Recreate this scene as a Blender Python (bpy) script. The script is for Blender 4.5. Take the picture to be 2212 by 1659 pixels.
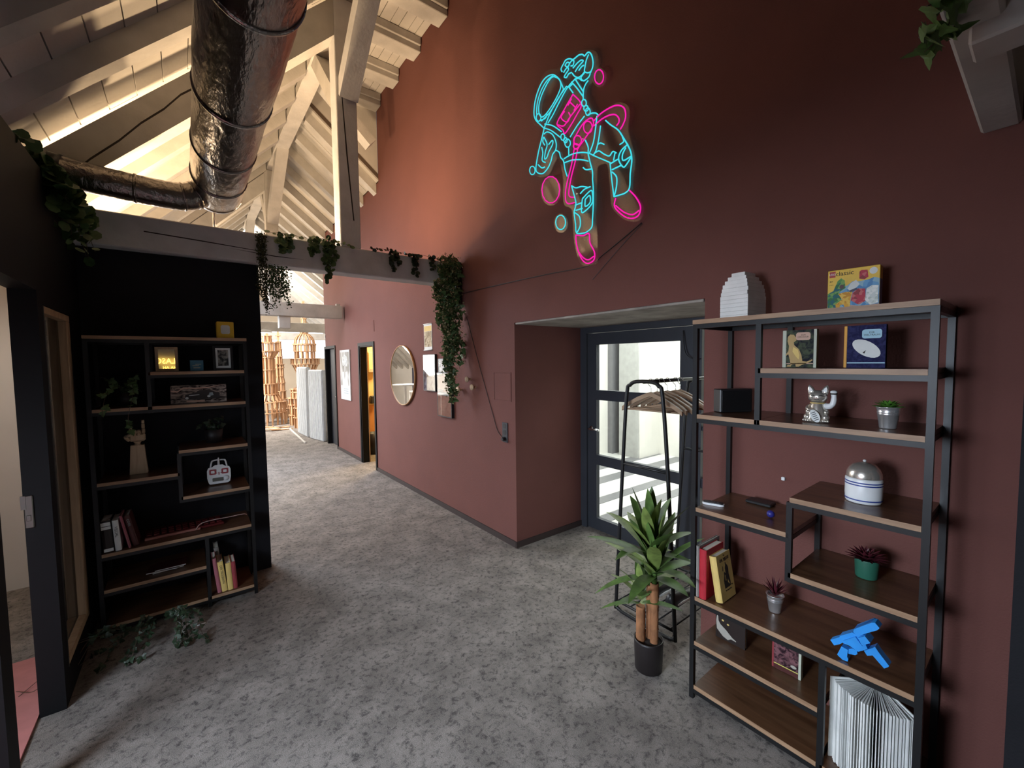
import bpy, bmesh, math, random
from mathutils import Vector, Matrix
random.seed(7)
for o in list(bpy.data.objects): bpy.data.objects.remove(o)
SC = bpy.context.scene
COL = SC.collection
PI = math.pi

# ------------------------------------------------------------------ camera
cam_d = bpy.data.cameras.new('camera'); cam = bpy.data.objects.new('camera', cam_d); COL.objects.link(cam)
cam_d.sensor_width = 36.0; cam_d.sensor_fit = 'HORIZONTAL'
cam_d.lens = 908.1/2212*36.0
cam_d.clip_start = 0.02; cam_d.clip_end = 200
def look(yaw, pitch, roll):
    cy, sy, cp, sp = math.cos(yaw), math.sin(yaw), math.cos(pitch), math.sin(pitch)
    f = Vector((sy*cp, cy*cp, sp)); r = Vector((cy, -sy, 0)); u = r.cross(f)
    cr, sr = math.cos(roll), math.sin(roll)
    r2 = r*cr + u*sr; u2 = u*cr - r*sr
    return Matrix((r2, u2, -f)).transposed()
cam.matrix_world = Matrix.Translation((0, 0, 1.75)) @ look(0.657422, -0.0553073, -0.0120679).to_4x4()
SC.camera = cam

# ------------------------------------------------------------------ view, world and room light
SC.view_settings.view_transform = 'Standard'
SC.view_settings.look = 'None'
SC.view_settings.exposure = 0.0
SC.view_settings.gamma = 1.0
SC.view_settings.use_curve_mapping = False
SC.cycles.use_denoising = True
SC.cycles.max_bounces = 8
SC.cycles.diffuse_bounces = 5
SC.cycles.transparent_max_bounces = 24
SC.cycles.caustics_reflective = False
SC.cycles.caustics_refractive = False
SC.cycles.sample_clamp_indirect = 4.0
W = bpy.data.worlds.new('world'); SC.world = W; W.use_nodes = True
W.node_tree.nodes['Background'].inputs[0].default_value = (0.62, 0.72, 0.85, 1)
W.node_tree.nodes['Background'].inputs[1].default_value = 0.12

def area(name, loc, aim, sx, sy, watts, color, spread=180):
    d = bpy.data.lights.new(name, 'AREA'); d.shape = 'RECTANGLE'; d.size = sx; d.size_y = sy
    d.energy = watts; d.color = color; d.spread = math.radians(spread)
    o = bpy.data.objects.new(name, d); COL.objects.link(o); o.location = loc
    o.rotation_euler = (Vector(aim)-Vector(loc)).to_track_quat('-Z', 'Y').to_euler()
    return o
def spot(name, loc, aim, watts, color, angle, blend=0.6, radius=0.06):
    d = bpy.data.lights.new(name, 'SPOT'); d.energy = watts; d.color = color
    d.spot_size = math.radians(angle); d.spot_blend = blend; d.shadow_soft_size = radius
    o = bpy.data.objects.new(name, d); COL.objects.link(o); o.location = loc
    o.rotation_euler = (Vector(aim)-Vector(loc)).to_track_quat('-Z', 'Y').to_euler()
    return o
WARM = (1.0, 0.69, 0.39); COOL = (0.75, 0.86, 1.0); DAY = (1.0, 0.95, 0.88)
# daylight of the hall beyond, warm lamps up in the roof, window of the side room, stair hall and wash room
area('hall_skylight', (-0.36, 13.0, 3.28), (1.64, 12.8, 1.28), 1.6, 6.0, 1000, DAY)
area('hall_skylight_near', (-0.9, 8.0, 2.7), (1.2, 6.6, 0.0), 1.0, 3.0, 215, COOL, 140)
area('roof_lamp', (1.12, 4.36, 2.73), (1.12, 4.42, 4.0), 0.12, 0.12, 66, WARM)
area('roof_lamp_side', (-0.45, 5.3, 2.72), (-0.2, 5.3, 4.0), 0.3, 0.3, 60, WARM)
area('roof_lamp_beam', (-0.2, 4.40, 2.73), (-0.2, 4.46, 4.0), 0.15, 0.15, 32, WARM)
area('roof_lamp_far', (0.5, 8.9, 2.85), (0.8, 8.9, 5.0), 0.5, 0.5, 50, WARM)
area('roof_lamp_back', (0.2, 12.6, 2.9), (0.8, 13.0, 5.0), 0.5, 0.5, 55, WARM)
area('side_window', (-2.0, 1.3, 1.95), (0.9, 1.75, 0.0), 1.7, 1.2, 270, COOL, 110)
area('stair_light', (5.2, 3.0, 2.95), (5.2, 3.0, 0), 2.5, 3.0, 200, (0.95, 1.0, 0.97))
area('wash_room_lamp', (3.2, 7.5, 2.5), (3.2, 7.5, 0), 0.5, 0.5, 70, (1.0, 0.74, 0.36))
area('side_room_fill', (-1.5, 4.0, 2.4), (-1.3, 4.5, 0), 0.8, 0.5, 11, (1.0, 0.86, 0.72), 140)  # added fill to brighten the side room wall, with no source of its own


# ------------------------------------------------------------------ materials
MATS = {}
def node_mat(name):
    m = bpy.data.materials.new(name); m.use_nodes = True
    nt = m.node_tree; nt.nodes.clear()
    out = nt.nodes.new('ShaderNodeOutputMaterial')
    return m, nt, out
def pm(name, color, rough=0.6, metal=0.0, noise=6.0, var=0.12, bump=0.0, bscale=60.0, stretch=(1, 1, 1), coat=0.0, spec=0.5):
    """principled material whose colour wanders a little with object-space noise"""
    m, nt, out = node_mat(name); N = nt.nodes.new; L = nt.links.new
    b = N('ShaderNodeBsdfPrincipled'); L(b.outputs[0], out.inputs[0])
    b.inputs['Roughness'].default_value = rough; b.inputs['Metallic'].default_value = metal
    b.inputs['Specular IOR Level'].default_value = spec
    if coat: b.inputs['Coat Weight'].default_value = coat; b.inputs['Coat Roughness'].default_value = 0.15
    tc = N('ShaderNodeTexCoord'); mp = N('ShaderNodeMapping'); mp.inputs['Scale'].default_value = stretch
    L(tc.outputs['Object'], mp.inputs[0])
    nz = N('ShaderNodeTexNoise'); nz.inputs['Scale'].default_value = noise; nz.inputs['Detail'].default_value = 6
    L(mp.outputs[0], nz.inputs['Vector'])
    rp = N('ShaderNodeValToRGB'); L(nz.outputs['Fac'], rp.inputs[0])
    lo = tuple(c*(1-var) for c in color[:3]); hi = tuple(min(1, c*(1+var)) for c in color[:3])
    rp.color_ramp.elements[0].position = 0.3; rp.color_ramp.elements[0].color = (*lo, 1)
    rp.color_ramp.elements[1].position = 0.7; rp.color_ramp.elements[1].color = (*hi, 1)
    L(rp.outputs[0], b.inputs['Base Color'])
    if bump:
        n2 = N('ShaderNodeTexNoise'); n2.inputs['Scale'].default_value = bscale; n2.inputs['Detail'].default_value = 4
        L(mp.outputs[0], n2.inputs['Vector'])
        bp = N('ShaderNodeBump'); bp.inputs['Strength'].default_value = bump; bp.inputs['Distance'].default_value = 0.01
        L(n2.outputs['Fac'], bp.inputs['Height']); L(bp.outputs[0], b.inputs['Normal'])
    MATS[name] = m
    return m
def emit(name, color, strength):
    m, nt, out = node_mat(name); e = nt.nodes.new('ShaderNodeEmission')
    e.inputs[0].default_value = (*color, 1); e.inputs[1].default_value = strength
    nt.links.new(e.outputs[0], out.inputs[0]); MATS[name] = m; return m
def clear(name, tint, gloss_rough=0.02, ior=1.45, base=0.0):
    """thin clear sheet: transparent with a fresnel reflection"""
    m, nt, out = node_mat(name); N = nt.nodes.new; L = nt.links.new
    t = N('ShaderNodeBsdfTransparent'); t.inputs[0].default_value = (*tint, 1)
    g = N('ShaderNodeBsdfGlossy'); g.inputs['Roughness'].default_value = gloss_rough
    f0 = ((ior-1)/(ior+1))**2+base                     # Schlick, the same on both faces of the sheet
    lw = N('ShaderNodeLayerWeight'); lw.inputs[0].default_value = 0.5
    pw = N('ShaderNodeMath'); pw.operation = 'POWER'; pw.inputs[1].default_value = 5.0; L(lw.outputs['Facing'], pw.inputs[0])
    ad = N('ShaderNodeMath'); ad.operation = 'MULTIPLY_ADD'; ad.inputs[1].default_value = 1-f0; ad.inputs[2].default_value = f0; ad.use_clamp = True
    L(pw.outputs[0], ad.inputs[0])
    mx = N('ShaderNodeMixShader'); L(ad.outputs[0], mx.inputs[0]); L(t.outputs[0], mx.inputs[1]); L(g.outputs[0], mx.inputs[2])
    L(mx.outputs[0], out.inputs[0]); MATS[name] = m; return m
def wood(name, c1, c2, rough=0.45, scale=3.0, axis=0, spec=0.5, coat=0.0):
    m, nt, out = node_mat(name); N = nt.nodes.new; L = nt.links.new
    b = N('ShaderNodeBsdfPrincipled'); L(b.outputs[0], out.inputs[0]); b.inputs['Roughness'].default_value = rough
    b.inputs['Specular IOR Level'].default_value = spec
    if coat: b.inputs['Coat Weight'].default_value = coat; b.inputs['Coat Roughness'].default_value = 0.2
    tc = N('ShaderNodeTexCoord'); mp = N('ShaderNodeMapping'); s = [9.0, 9.0, 9.0]; s[axis] = 0.9
    mp.inputs['Scale'].default_value = s; L(tc.outputs['Object'], mp.inputs[0])
    nz = N('ShaderNodeTexNoise'); nz.inputs['Scale'].default_value = scale; nz.inputs['Detail'].default_value = 8; nz.inputs['Distortion'].default_value = 0.6
    L(mp.outputs[0], nz.inputs['Vector'])
    rp = N('ShaderNodeValToRGB'); L(nz.outputs['Fac'], rp.inputs[0])
    rp.color_ramp.elements[0].position = 0.32; rp.color_ramp.elements[0].color = (*c1, 1)
    rp.color_ramp.elements[1].position = 0.68; rp.color_ramp.elements[1].color = (*c2, 1)
    L(rp.outputs[0], b.inputs['Base Color'])
    bp = N('ShaderNodeBump'); bp.inputs['Strength'].default_value = 0.15; bp.inputs['Distance'].default_value = 0.004
    L(nz.outputs['Fac'], bp.inputs['Height']); L(bp.outputs[0], b.inputs['Normal'])
    MATS[name] = m; return m
def blotch(name, cols, scale=20.0, rough=0.7):
    """print made of little coloured cells"""
    m, nt, out = node_mat(name); N = nt.nodes.new; L = nt.links.new
    b = N('ShaderNodeBsdfPrincipled'); L(b.outputs[0], out.inputs[0]); b.inputs['Roughness'].default_value = rough
    tc = N('ShaderNodeTexCoord'); v = N('ShaderNodeTexVoronoi'); v.inputs['Scale'].default_value = scale
    L(tc.outputs['Object'], v.inputs['Vector'])
    sp = N('ShaderNodeSeparateColor'); L(v.outputs['Color'], sp.inputs[0])
    rp = N('ShaderNodeValToRGB'); L(sp.outputs[0], rp.inputs[0]); rp.color_ramp.interpolation = 'CONSTANT'
    els = rp.color_ramp.elements
    while len(els) < len(cols): els.new(0.5)
    for i, c in enumerate(cols): els[i].position = i/len(cols); els[i].color = (*c, 1)
    L(rp.outputs[0], b.inputs['Base Color']); MATS[name] = m; return m
def photo_print(name, lo, hi, scale=14.0, rough=0.4, stretch=(1, 1, 1)):
    """a printed picture too small to read: soft cloudy tones between two colours"""
    m, nt, out = node_mat(name); N = nt.nodes.new; L = nt.links.new
    b = N('ShaderNodeBsdfPrincipled'); L(b.outputs[0], out.inputs[0]); b.inputs['Roughness'].default_value = rough
    b.inputs['Specular IOR Level'].default_value = 0.2
    tc = N('ShaderNodeTexCoord'); mp = N('ShaderNodeMapping'); mp.inputs['Scale'].default_value = stretch; L(tc.outputs['Object'], mp.inputs[0])
    nz = N('ShaderNodeTexNoise'); nz.inputs['Scale'].default_value = scale; nz.inputs['Detail'].default_value = 9; nz.inputs['Distortion'].default_value = 1.2
    L(mp.outputs[0], nz.inputs['Vector']); rp = N('ShaderNodeValToRGB'); L(nz.outputs['Fac'], rp.inputs[0])
    rp.color_ramp.elements[0].position = 0.4; rp.color_ramp.elements[0].color = (*lo, 1)
    rp.color_ramp.elements[1].position = 0.62; rp.color_ramp.elements[1].color = (*hi, 1)
    L(rp.outputs[0], b.inputs['Base Color']); MATS[name] = m; return m
def carpet():
    m, nt, out = node_mat('mottled_carpet'); N = nt.nodes.new; L = nt.links.new
    b = N('ShaderNodeBsdfPrincipled'); L(b.outputs[0], out.inputs[0]); b.inputs['Roughness'].default_value = 0.9
    b.inputs['Specular IOR Level'].default_value = 0.25
    tc = N('ShaderNodeTexCoord')
    def noise(scale, detail, dist, rough=0.6):
        n = N('ShaderNodeTexNoise'); n.inputs['Scale'].default_value = scale; n.inputs['Detail'].default_value = detail
        n.inputs['Distortion'].default_value = dist; n.inputs['Roughness'].default_value = rough; L(tc.outputs['Object'], n.inputs['Vector']); return n
    def ramp(src, p0, c0, p1, c1):
        r = N('ShaderNodeValToRGB'); L(src, r.inputs[0]); e = r.color_ramp.elements
        e[0].position = p0; e[0].color = (*c0, 1); e[1].position = p1; e[1].color = (*c1, 1); return r
    big = noise(4.5, 8, 0.3, 0.65); mid = noise(28, 9, 0.35, 0.78); fine = noise(260, 2, 0)
    a = ramp(big.outputs['Fac'], 0.38, (0.172, 0.153, 0.138), 0.62, (0.276, 0.246, 0.222))
    f = ramp(mid.outputs['Fac'], 0.38, (0.20, 0.20, 0.215), 0.50, (1, 1, 1))
    mx = N('ShaderNodeMix'); mx.data_type = 'RGBA'; mx.blend_type = 'MULTIPLY'; mx.inputs[0].default_value = 0.8
    L(a.outputs[0], mx.inputs[6]); L(f.outputs[0], mx.inputs[7])
    g = ramp(fine.outputs['Fac'], 0.35, (0.75, 0.75, 0.75), 0.65, (1.15, 1.15, 1.15))
    m2 = N('ShaderNodeMix'); m2.data_type = 'RGBA'; m2.blend_type = 'MULTIPLY'; m2.inputs[0].default_value = 1.0
    L(mx.outputs[2], m2.inputs[6]); L(g.outputs[0], m2.inputs[7]); L(m2.outputs[2], b.inputs['Base Color'])
    bp = N('ShaderNodeBump'); bp.inputs['Strength'].default_value = 0.5; bp.inputs['Distance'].default_value = 0.006
    L(fine.outputs['Fac'], bp.inputs['Height']); L(bp.outputs[0], b.inputs['Normal'])
    MATS['carpet'] = m; return m
def foil():
    m = pm('foil', (0.25, 0.225, 0.21), 0.28, 1.0, 9, 0.15, 0.9, 30, stretch=(1, 0.35, 1)); return m

carpet(); foil()
pm('red_wall', (0.146, 0.056, 0.046), 0.85, 0, 2.5, 0.05, 0.25, 130, spec=0.3)
pm('black_wall', (0.010, 0.010, 0.013), 0.75, 0, 4, 0.15, 0.15, 120, spec=0.25)
pm('white_wall', (0.72, 0.70, 0.66), 0.85, 0, 2, 0.04)
pm('beige_wall', (0.50, 0.42, 0.33), 0.85, 0, 2, 0.05)
pm('yellow_wall', (0.72, 0.55, 0.26), 0.8, 0, 2, 0.05)
pm('orange_wall', (0.55, 0.25, 0.08), 0.7, 0, 2, 0.05)
pm('rough_plaster', (0.30, 0.27, 0.24), 0.9, 0, 6, 0.3, 0.6, 40)
pm('white_timber', (0.47, 0.45, 0.42), 0.72, 0, 5, 0.13, 0.25, 30, stretch=(1, 1, 1))
pm('daylit_timber', (0.60, 0.595, 0.60), 0.72, 0, 5, 0.12, 0.25, 30)  # lighter copy of white_timber: daylight on first beam and post put into colour
pm('white_board', (0.54, 0.515, 0.475), 0.75, 0, 3, 0.10, 0.15, 40)
pm('roof_underlay', (0.10, 0.07, 0.05), 0.9)
pm('timber_crack', (0.03, 0.022, 0.018), 0.9)
pm('baseboard', (0.035, 0.022, 0.020), 0.6)
pm('lining_black', (0.004, 0.004, 0.005), 0.6, 0, 4, 0.1, spec=0.2)
pm('steel_black', (0.012, 0.012, 0.013), 0.45, 0.3, 8, 0.1)
pm('door_black', (0.018, 0.020, 0.026), 0.45, 0.0, 5, 0.1)
pm('door_grey', (0.036, 0.040, 0.050), 0.5, 0.0, 5, 0.1)
pm('frame_steel', (0.020, 0.020, 0.021), 0.42, 0.5, 8, 0.1)
pm('dull_steel', (0.16, 0.15, 0.14), 0.4, 1.0, 5, 0.05)
pm('chrome', (0.75, 0.75, 0.75), 0.15, 1.0, 5, 0.05)
pm('zinc', (0.82, 0.82, 0.83), 0.26, 0.8, 30, 0.15, 0.05, 60)
pm('brushed_silver', (0.84, 0.78, 0.70), 0.24, 0.8, 10, 0.08)
pm('mirror', (0.92, 0.92, 0.90), 0.01, 1.0, 1, 0.0)
wood('shelf_wood', (0.070, 0.030, 0.014), (0.135, 0.065, 0.032), 0.32, 3, 0, coat=0.25)
wood('shelf_edge', (0.26, 0.15, 0.085), (0.40, 0.25, 0.15), 0.5, 5, 0)
wood('pale_wood', (0.42, 0.29, 0.18), (0.58, 0.43, 0.28), 0.55, 4, 2)
wood('bead_wood', (0.34, 0.22, 0.13), (0.48, 0.33, 0.20), 0.55, 4, 2)
wood('plank_wood', (0.42, 0.235, 0.12), (0.54, 0.33, 0.19), 0.6, 3, 2)
wood('hanger_wood', (0.24, 0.15, 0.09), (0.36, 0.24, 0.15), 0.5, 4, 1)
wood('mirror_wood', (0.42, 0.22, 0.09), (0.52, 0.30, 0.13), 0.5, 4, 2)
clear('glass', (0.97, 0.985, 0.98), 0.01, 1.45)
clear('dark_glass', (0.45, 0.45, 0.45), 0.02, 1.5, 0.03)
clear('acrylic', (0.98, 0.98, 0.985), 0.05, 1.49, 0.02)
clear('picture_glass', (0.95, 0.95, 0.95), 0.01, 1.5, 0.28)
emit('neon_cyan', (0.055, 0.66, 0.75), 1.1)
emit('neon_pink', (0.92, 0.014, 0.38), 1.1)
emit('neon_yellow', (1.0, 0.62, 0.12), 3.2)
emit('sky_pane', (0.93, 0.97, 1.0), 3.0)
emit('glare_white', (1.0, 0.97, 0.90), 14.0)
for n, c, r in [('white_paint', (0.78, 0.77, 0.75), 0.5), ('plastic_white', (0.80, 0.81, 0.82), 0.35), ('paper', (0.78, 0.74, 0.64), 0.8), ('page_white', (0.74, 0.75, 0.73), 0.85),
                ('plastic_black', (0.012, 0.012, 0.014), 0.4), ('ink', (0.03, 0.025, 0.02), 0.8), ('navy', (0.02, 0.024, 0.07), 0.5), ('blue_brick', (0.03, 0.30, 0.80), 0.35),
                ('ball_blue', (0.03, 0.03, 0.22), 0.35), ('deep_blue', (0.03, 0.06, 0.28), 0.4), ('yellow_card', (0.80, 0.50, 0.04), 0.5), ('yellow_book', (0.72, 0.52, 0.17), 0.7),
                ('red_cloth', (0.42, 0.012, 0.025), 0.6), ('dull_red', (0.30, 0.04, 0.05), 0.6), ('logo_red', (0.42, 0.03, 0.02), 0.5), ('grey_cloth', (0.30, 0.28, 0.26), 0.8), ('pink_cloth', (0.38, 0.12, 0.15), 0.7),
                ('green_pot', (0.025, 0.13, 0.085), 0.5), ('black_pot', (0.014, 0.010, 0.010), 0.5), ('bubble_blue', (0.36, 0.58, 0.70), 0.6), ('bubble_pink', (0.58, 0.36, 0.27), 0.6),
                ('bubble_yellow', (0.66, 0.58, 0.14), 0.6), ('bubble_grey', (0.30, 0.35, 0.37), 0.6), ('cover_black', (0.018, 0.010, 0.008), 0.5), ('cover_brown', (0.07, 0.014, 0.012), 0.5), ('spine_cream', (0.48, 0.50, 0.40), 0.6),
                ('orange_spine', (0.75, 0.36, 0.05), 0.6), ('soil', (0.02, 0.013, 0.010), 0.95), ('rust', (0.25, 0.11, 0.055), 0.8), ('fur_pale', (0.40, 0.37, 0.32), 0.8), ('ochre', (0.48, 0.32, 0.13), 0.7),
                ('foam', (0.50, 0.53, 0.56), 0.9), ('poster_white', (0.52, 0.51, 0.51), 0.8), ('socket_grey', (0.03, 0.032, 0.038), 0.5), ('cable', (0.03, 0.016, 0.014), 0.6), ('cable_pale', (0.50, 0.36, 0.33), 0.6), ('gold', (0.50, 0.36, 0.12), 0.35),
                ('sky_blue', (0.10, 0.28, 0.42), 0.6), ('art_blue', (0.12, 0.25, 0.45), 0.6), ('light_stone', (0.62, 0.62, 0.60), 0.35), ('dark_stone', (0.17, 0.17, 0.18), 0.35), ('concrete', (0.40, 0.40, 0.39), 0.7),
                ('red_board', (0.11, 0.014, 0.014), 0.35), ('pink_edge', (0.40, 0.16, 0.13), 0.5), ('coral_floor', (0.45, 0.17, 0.16), 0.8), ('teal_card', (0.08, 0.24, 0.36), 0.6), ('lcd', (0.10, 0.10, 0.09), 0.3)]:
    pm(n, c, r, 0, 12, 0.08)
for n, c in [('leaf_green', (0.075, 0.14, 0.030)), ('leaf_pale', (0.19, 0.26, 0.065)), ('ivy_green', (0.055, 0.11, 0.035)), ('ivy_dark', (0.016, 0.034, 0.014)), ('moss', (0.035, 0.045, 0.012)),
             ('leaf_dry', (0.28, 0.25, 0.13)), ('succulent', (0.085, 0.23, 0.028)), ('wine_leaf', (0.085, 0.012, 0.020)), ('stem_brown', (0.06, 0.035, 0.02))]:
    pm(n, c, 0.5, 0, 25, 0.3)
pm('cane', (0.30, 0.13, 0.055), 0.8, 0, 20, 0.3, 0.6, 50, stretch=(1, 1, 0.6))
photo_print('print_car', (0.025, 0.018, 0.018), (0.42, 0.33, 0.28), 22, 0.25, (1, 1, 3))
photo_print('print_bw', (0.03, 0.03, 0.03), (0.36, 0.33, 0.29), 22, 0.4)
photo_print('print_poster', (0.22, 0.20, 0.17), (0.66, 0.64, 0.62), 3.0, 0.6, (1, 1, 0.5))
photo_print('print_scroll', (0.26, 0.20, 0.12), (0.60, 0.50, 0.34), 18, 0.7)
photo_print('print_room', (0.30, 0.14, 0.07), (0.70, 0.62, 0.54), 9, 0.15)
photo_print('print_red', (0.50, 0.05, 0.04), (0.72, 0.22, 0.18), 9, 0.15)
photo_print('print_grey', (0.25, 0.25, 0.24), (0.62, 0.62, 0.60), 22, 0.3)
photo_print('print_dark', (0.020, 0.007, 0.012), (0.20, 0.09, 0.10), 40, 0.5)
photo_print('print_space', (0.010, 0.010, 0.055), (0.028, 0.030, 0.10), 60, 0.75)
photo_print('print_forest', (0.012, 0.012, 0.020), (0.07, 0.085, 0.05), 40, 0.75)
blotch('cells_green', [(0.05, 0.18, 0.07), (0.12, 0.32, 0.10), (0.03, 0.14, 0.16), (0.22, 0.40, 0.12)], 90)
blotch('cells_orange', [(0.75, 0.38, 0.05), (0.82, 0.52, 0.10), (0.62, 0.28, 0.04)], 90)
blotch('cells_red', [(0.50, 0.05, 0.08), (0.60, 0.16, 0.16), (0.30, 0.05, 0.06)], 90)
blotch('cells_white', [(0.78, 0.80, 0.76), (0.55, 0.60, 0.55), (0.85, 0.85, 0.82), (0.68, 0.72, 0.70)], 110)
blotch('cells_blue', [(0.10, 0.26, 0.50), (0.16, 0.36, 0.60), (0.30, 0.48, 0.58)], 60)
M = MATS

# ------------------------------------------------------------------ mesh builder
class MB:
    def __init__(self): self.v = []; self.f = []; self.smooth = []
    def add(self, vs, fs, sm=False):
        k = len(self.v); self.v += [tuple(p) for p in vs]
        for f in fs: self.f.append(tuple(i+k for i in f)); self.smooth.append(sm)
        return self
    def box(self, lo, hi, X=None):
        (a, b, c), (d, e, g) = lo, hi
        vs = [Vector(p) for p in ((a,b,c),(d,b,c),(d,e,c),(a,e,c),(a,b,g),(d,b,g),(d,e,g),(a,e,g))]
        if X is not None: vs = [X @ p for p in vs]
        return self.add(vs, [(0,3,2,1),(4,5,6,7),(0,1,5,4),(1,2,6,5),(2,3,7,6),(3,0,4,7)])
    def cbox(self, lo, hi, c=0.004, X=None):
        """box with chamfered edges"""
        bm = bmesh.new(); bmesh.ops.create_cube(bm, size=1)
        for v in bm.verts:
            v.co = Vector([(lo[i]+hi[i])/2 + v.co[i]*(hi[i]-lo[i]) for i in range(3)])
        c = min(c, 0.45*min(abs(hi[i]-lo[i]) for i in range(3)))
        bmesh.ops.bevel(bm, geom=bm.edges[:], offset=c, segments=1, affect='EDGES')
        bm.verts.index_update()
        vs = [v.co.copy() for v in bm.verts]
        if X is not None: vs = [X @ p for p in vs]
        self.add(vs, [[v.index for v in f.verts] for f in bm.faces]); bm.free(); return self
    def bar(self, p, q, w, h, up=(0, 0, 1)):
        p, q = Vector(p), Vector(q); d = (q-p).normalized(); up = Vector(up)
        s = d.cross(up)
        if s.length < 1e-4: s = d.cross(Vector((1, 0, 0)))
        s.normalize(); u = s.cross(d).normalized(); s = s*w/2; u = u*h/2
        vs = [p-s-u, p+s-u, p+s+u, p-s+u, q-s-u, q+s-u, q+s+u, q-s+u]
        return self.add(vs, [(0,1,2,3),(4,7,6,5),(0,4,5,1),(1,5,6,2),(2,6,7,3),(3,7,4,0)])
    def tube(self, pts, r, n=8, closed=False, cap=True):
        pts = [Vector(p) for p in pts]; m = len(pts); vs = []; fs = []
        rr = r if isinstance(r, (list, tuple)) else [r]*m
        ref = None
        for i, p in enumerate(pts):
            if closed: d = pts[(i+1) % m]-pts[i-1]
            else: d = pts[min(i+1, m-1)]-pts[max(i-1, 0)]
            if d.length < 1e-9: d = Vector((0, 0, 1))
            d.normalize()
            if ref is None: ref = Vector((0, 0, 1)) if abs(d.z) < 0.9 else Vector((1, 0, 0))
            s = d.cross(ref)
            if s.length < 1e-4: s = d.cross(Vector((0.3, 1, 0.2)))
            s.normalize(); u = s.cross(d).normalized(); ref = u
            for k in range(n):
                a = 2*PI*k/n; vs.append(p+(s*math.cos(a)+u*math.sin(a))*rr[i])
        segs = m if closed else m-1
        for i in range(segs):
            for k in range(n):
                a, b = i*n+k, i*n+(k+1) % n; c, d2 = ((i+1) % m)*n+(k+1) % n, ((i+1) % m)*n+k
                fs.append((a, b, c, d2))
        self.add(vs, fs, True)
        if cap and not closed:
            k0 = len(self.v)-m*n
            self.f.append(tuple(k0+k for k in reversed(range(n)))); self.smooth.append(False)
            self.f.append(tuple(k0+(m-1)*n+k for k in range(n))); self.smooth.append(False)
        return self
    def lathe(self, prof, n=24, c=(0, 0, 0), X=None, a0=0.0, a1=2*PI):
        """prof: list of (radius, z)"""
        vs = []; fs = []; full = abs(a1-a0-2*PI) < 1e-6; cols = n if full else n+1
        for (r, z) in prof:
            for k in range(cols):
                a = a0+(a1-a0)*k/n; p = Vector((c[0]+r*math.cos(a), c[1]+r*math.sin(a), c[2]+z)); vs.append(X @ p if X is not None else p)
        for i in range(len(prof)-1):
            for k in range(n):
                k2 = (k+1) % cols
                fs.append((i*cols+k, i*cols+k2, (i+1)*cols+k2, (i+1)*cols+k))
        return self.add(vs, fs, True)
    def ball(self, c, r, n=14, X=None):
        r = r if isinstance(r, (tuple, list)) else (r, r, r)
        prof = [(math.sin(PI*i/(n//2+1)), -math.cos(PI*i/(n//2+1))) for i in range(n//2+2)]
        prof[0] = (0.001, -1); prof[-1] = (0.001, 1)
        S = Matrix.Translation(c) @ Matrix.Diagonal((*r, 1))
        return self.lathe(prof, n, (0, 0, 0), (X @ S) if X is not None else S)
    def prism(self, poly, a, b, axis='y', X=None):
        """poly in the two axes other than `axis`, swept from a to b along it"""
        def mk(u, v, t): return {'x': (t, u, v), 'y': (u, t, v), 'z': (u, v, t)}[axis]
        n = len(poly); vs = [Vector(mk(u, v, a)) for u, v in poly]+[Vector(mk(u, v, b)) for u, v in poly]
        if X is not None: vs = [X @ p for p in vs]
        fs = [tuple(range(n)), tuple(reversed(range(n, 2*n)))]+[(i, i+n, (i+1) % n+n, (i+1) % n) for i in range(n)]
        return self.add(vs, fs)
    def leaf(self, p, d, up, length, width, droop=0.0, segs=4, fold=0.15, shape=None):
        """a leaf blade from p along d"""
        p, d, up = Vector(p), Vector(d).normalized(), Vector(up)
        s = d.cross(up)
        if s.length < 1e-4: s = d.cross(Vector((1, 0.2, 0)))
        s.normalize(); u = s.cross(d).normalized(); vs = []; fs = []
        for i in range(segs+1):
            t = i/segs; w = width*(shape(t) if shape else math.sin(PI*min(1, 0.08+0.92*t))**0.8*(1 if t < 1 else 0.02))
            c = p+d*length*t+Vector((0, 0, -droop*length*t*t))
            vs += [c-s*w/2+u*fold*w*0.5, c, c+s*w/2+u*fold*w*0.5]
        for i in range(segs):
            a = 3*i; fs += [(a, a+1, a+4, a+3), (a+1, a+2, a+5, a+4)]
        return self.add(vs, fs, True)
    def ivy(self, p, d, up, size):
        """flat lobed ivy leaf"""
        d, up = Vector(d).normalized(), Vector(up); s = d.cross(up)
        if s.length < 1e-4: s = Vector((1, 0, 0))
        s.normalize(); u = s.cross(d)
        pts = [(0, 0), (0.28, 0.02), (0.52, 0.24), (0.27, 0.42), (0.24, 0.62), (0, 1.0), (-0.24, 0.62), (-0.27, 0.42), (-0.52, 0.24), (-0.28, 0.02)]
        vs = [Vector(p)+(d*0.4+u*0.06)*size]+[Vector(p)+(s*x+d*y)*size for x, y in pts]
        return self.add(vs, [(0, 1+i, 1+(i+1) % 10) for i in range(10)])
    def disc(self, p, d, up, size, n=7):
        d, up = Vector(d).normalized(), Vector(up); s = d.cross(up)
        if s.length < 1e-4: s = Vector((1, 0, 0))
        s.normalize()
        vs = [Vector(p)+d*size*0.5+(s*math.cos(2*PI*k/n)+d*math.sin(2*PI*k/n))*size*0.5 for k in range(n)]
        return self.add(vs, [tuple(range(n))])

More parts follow.
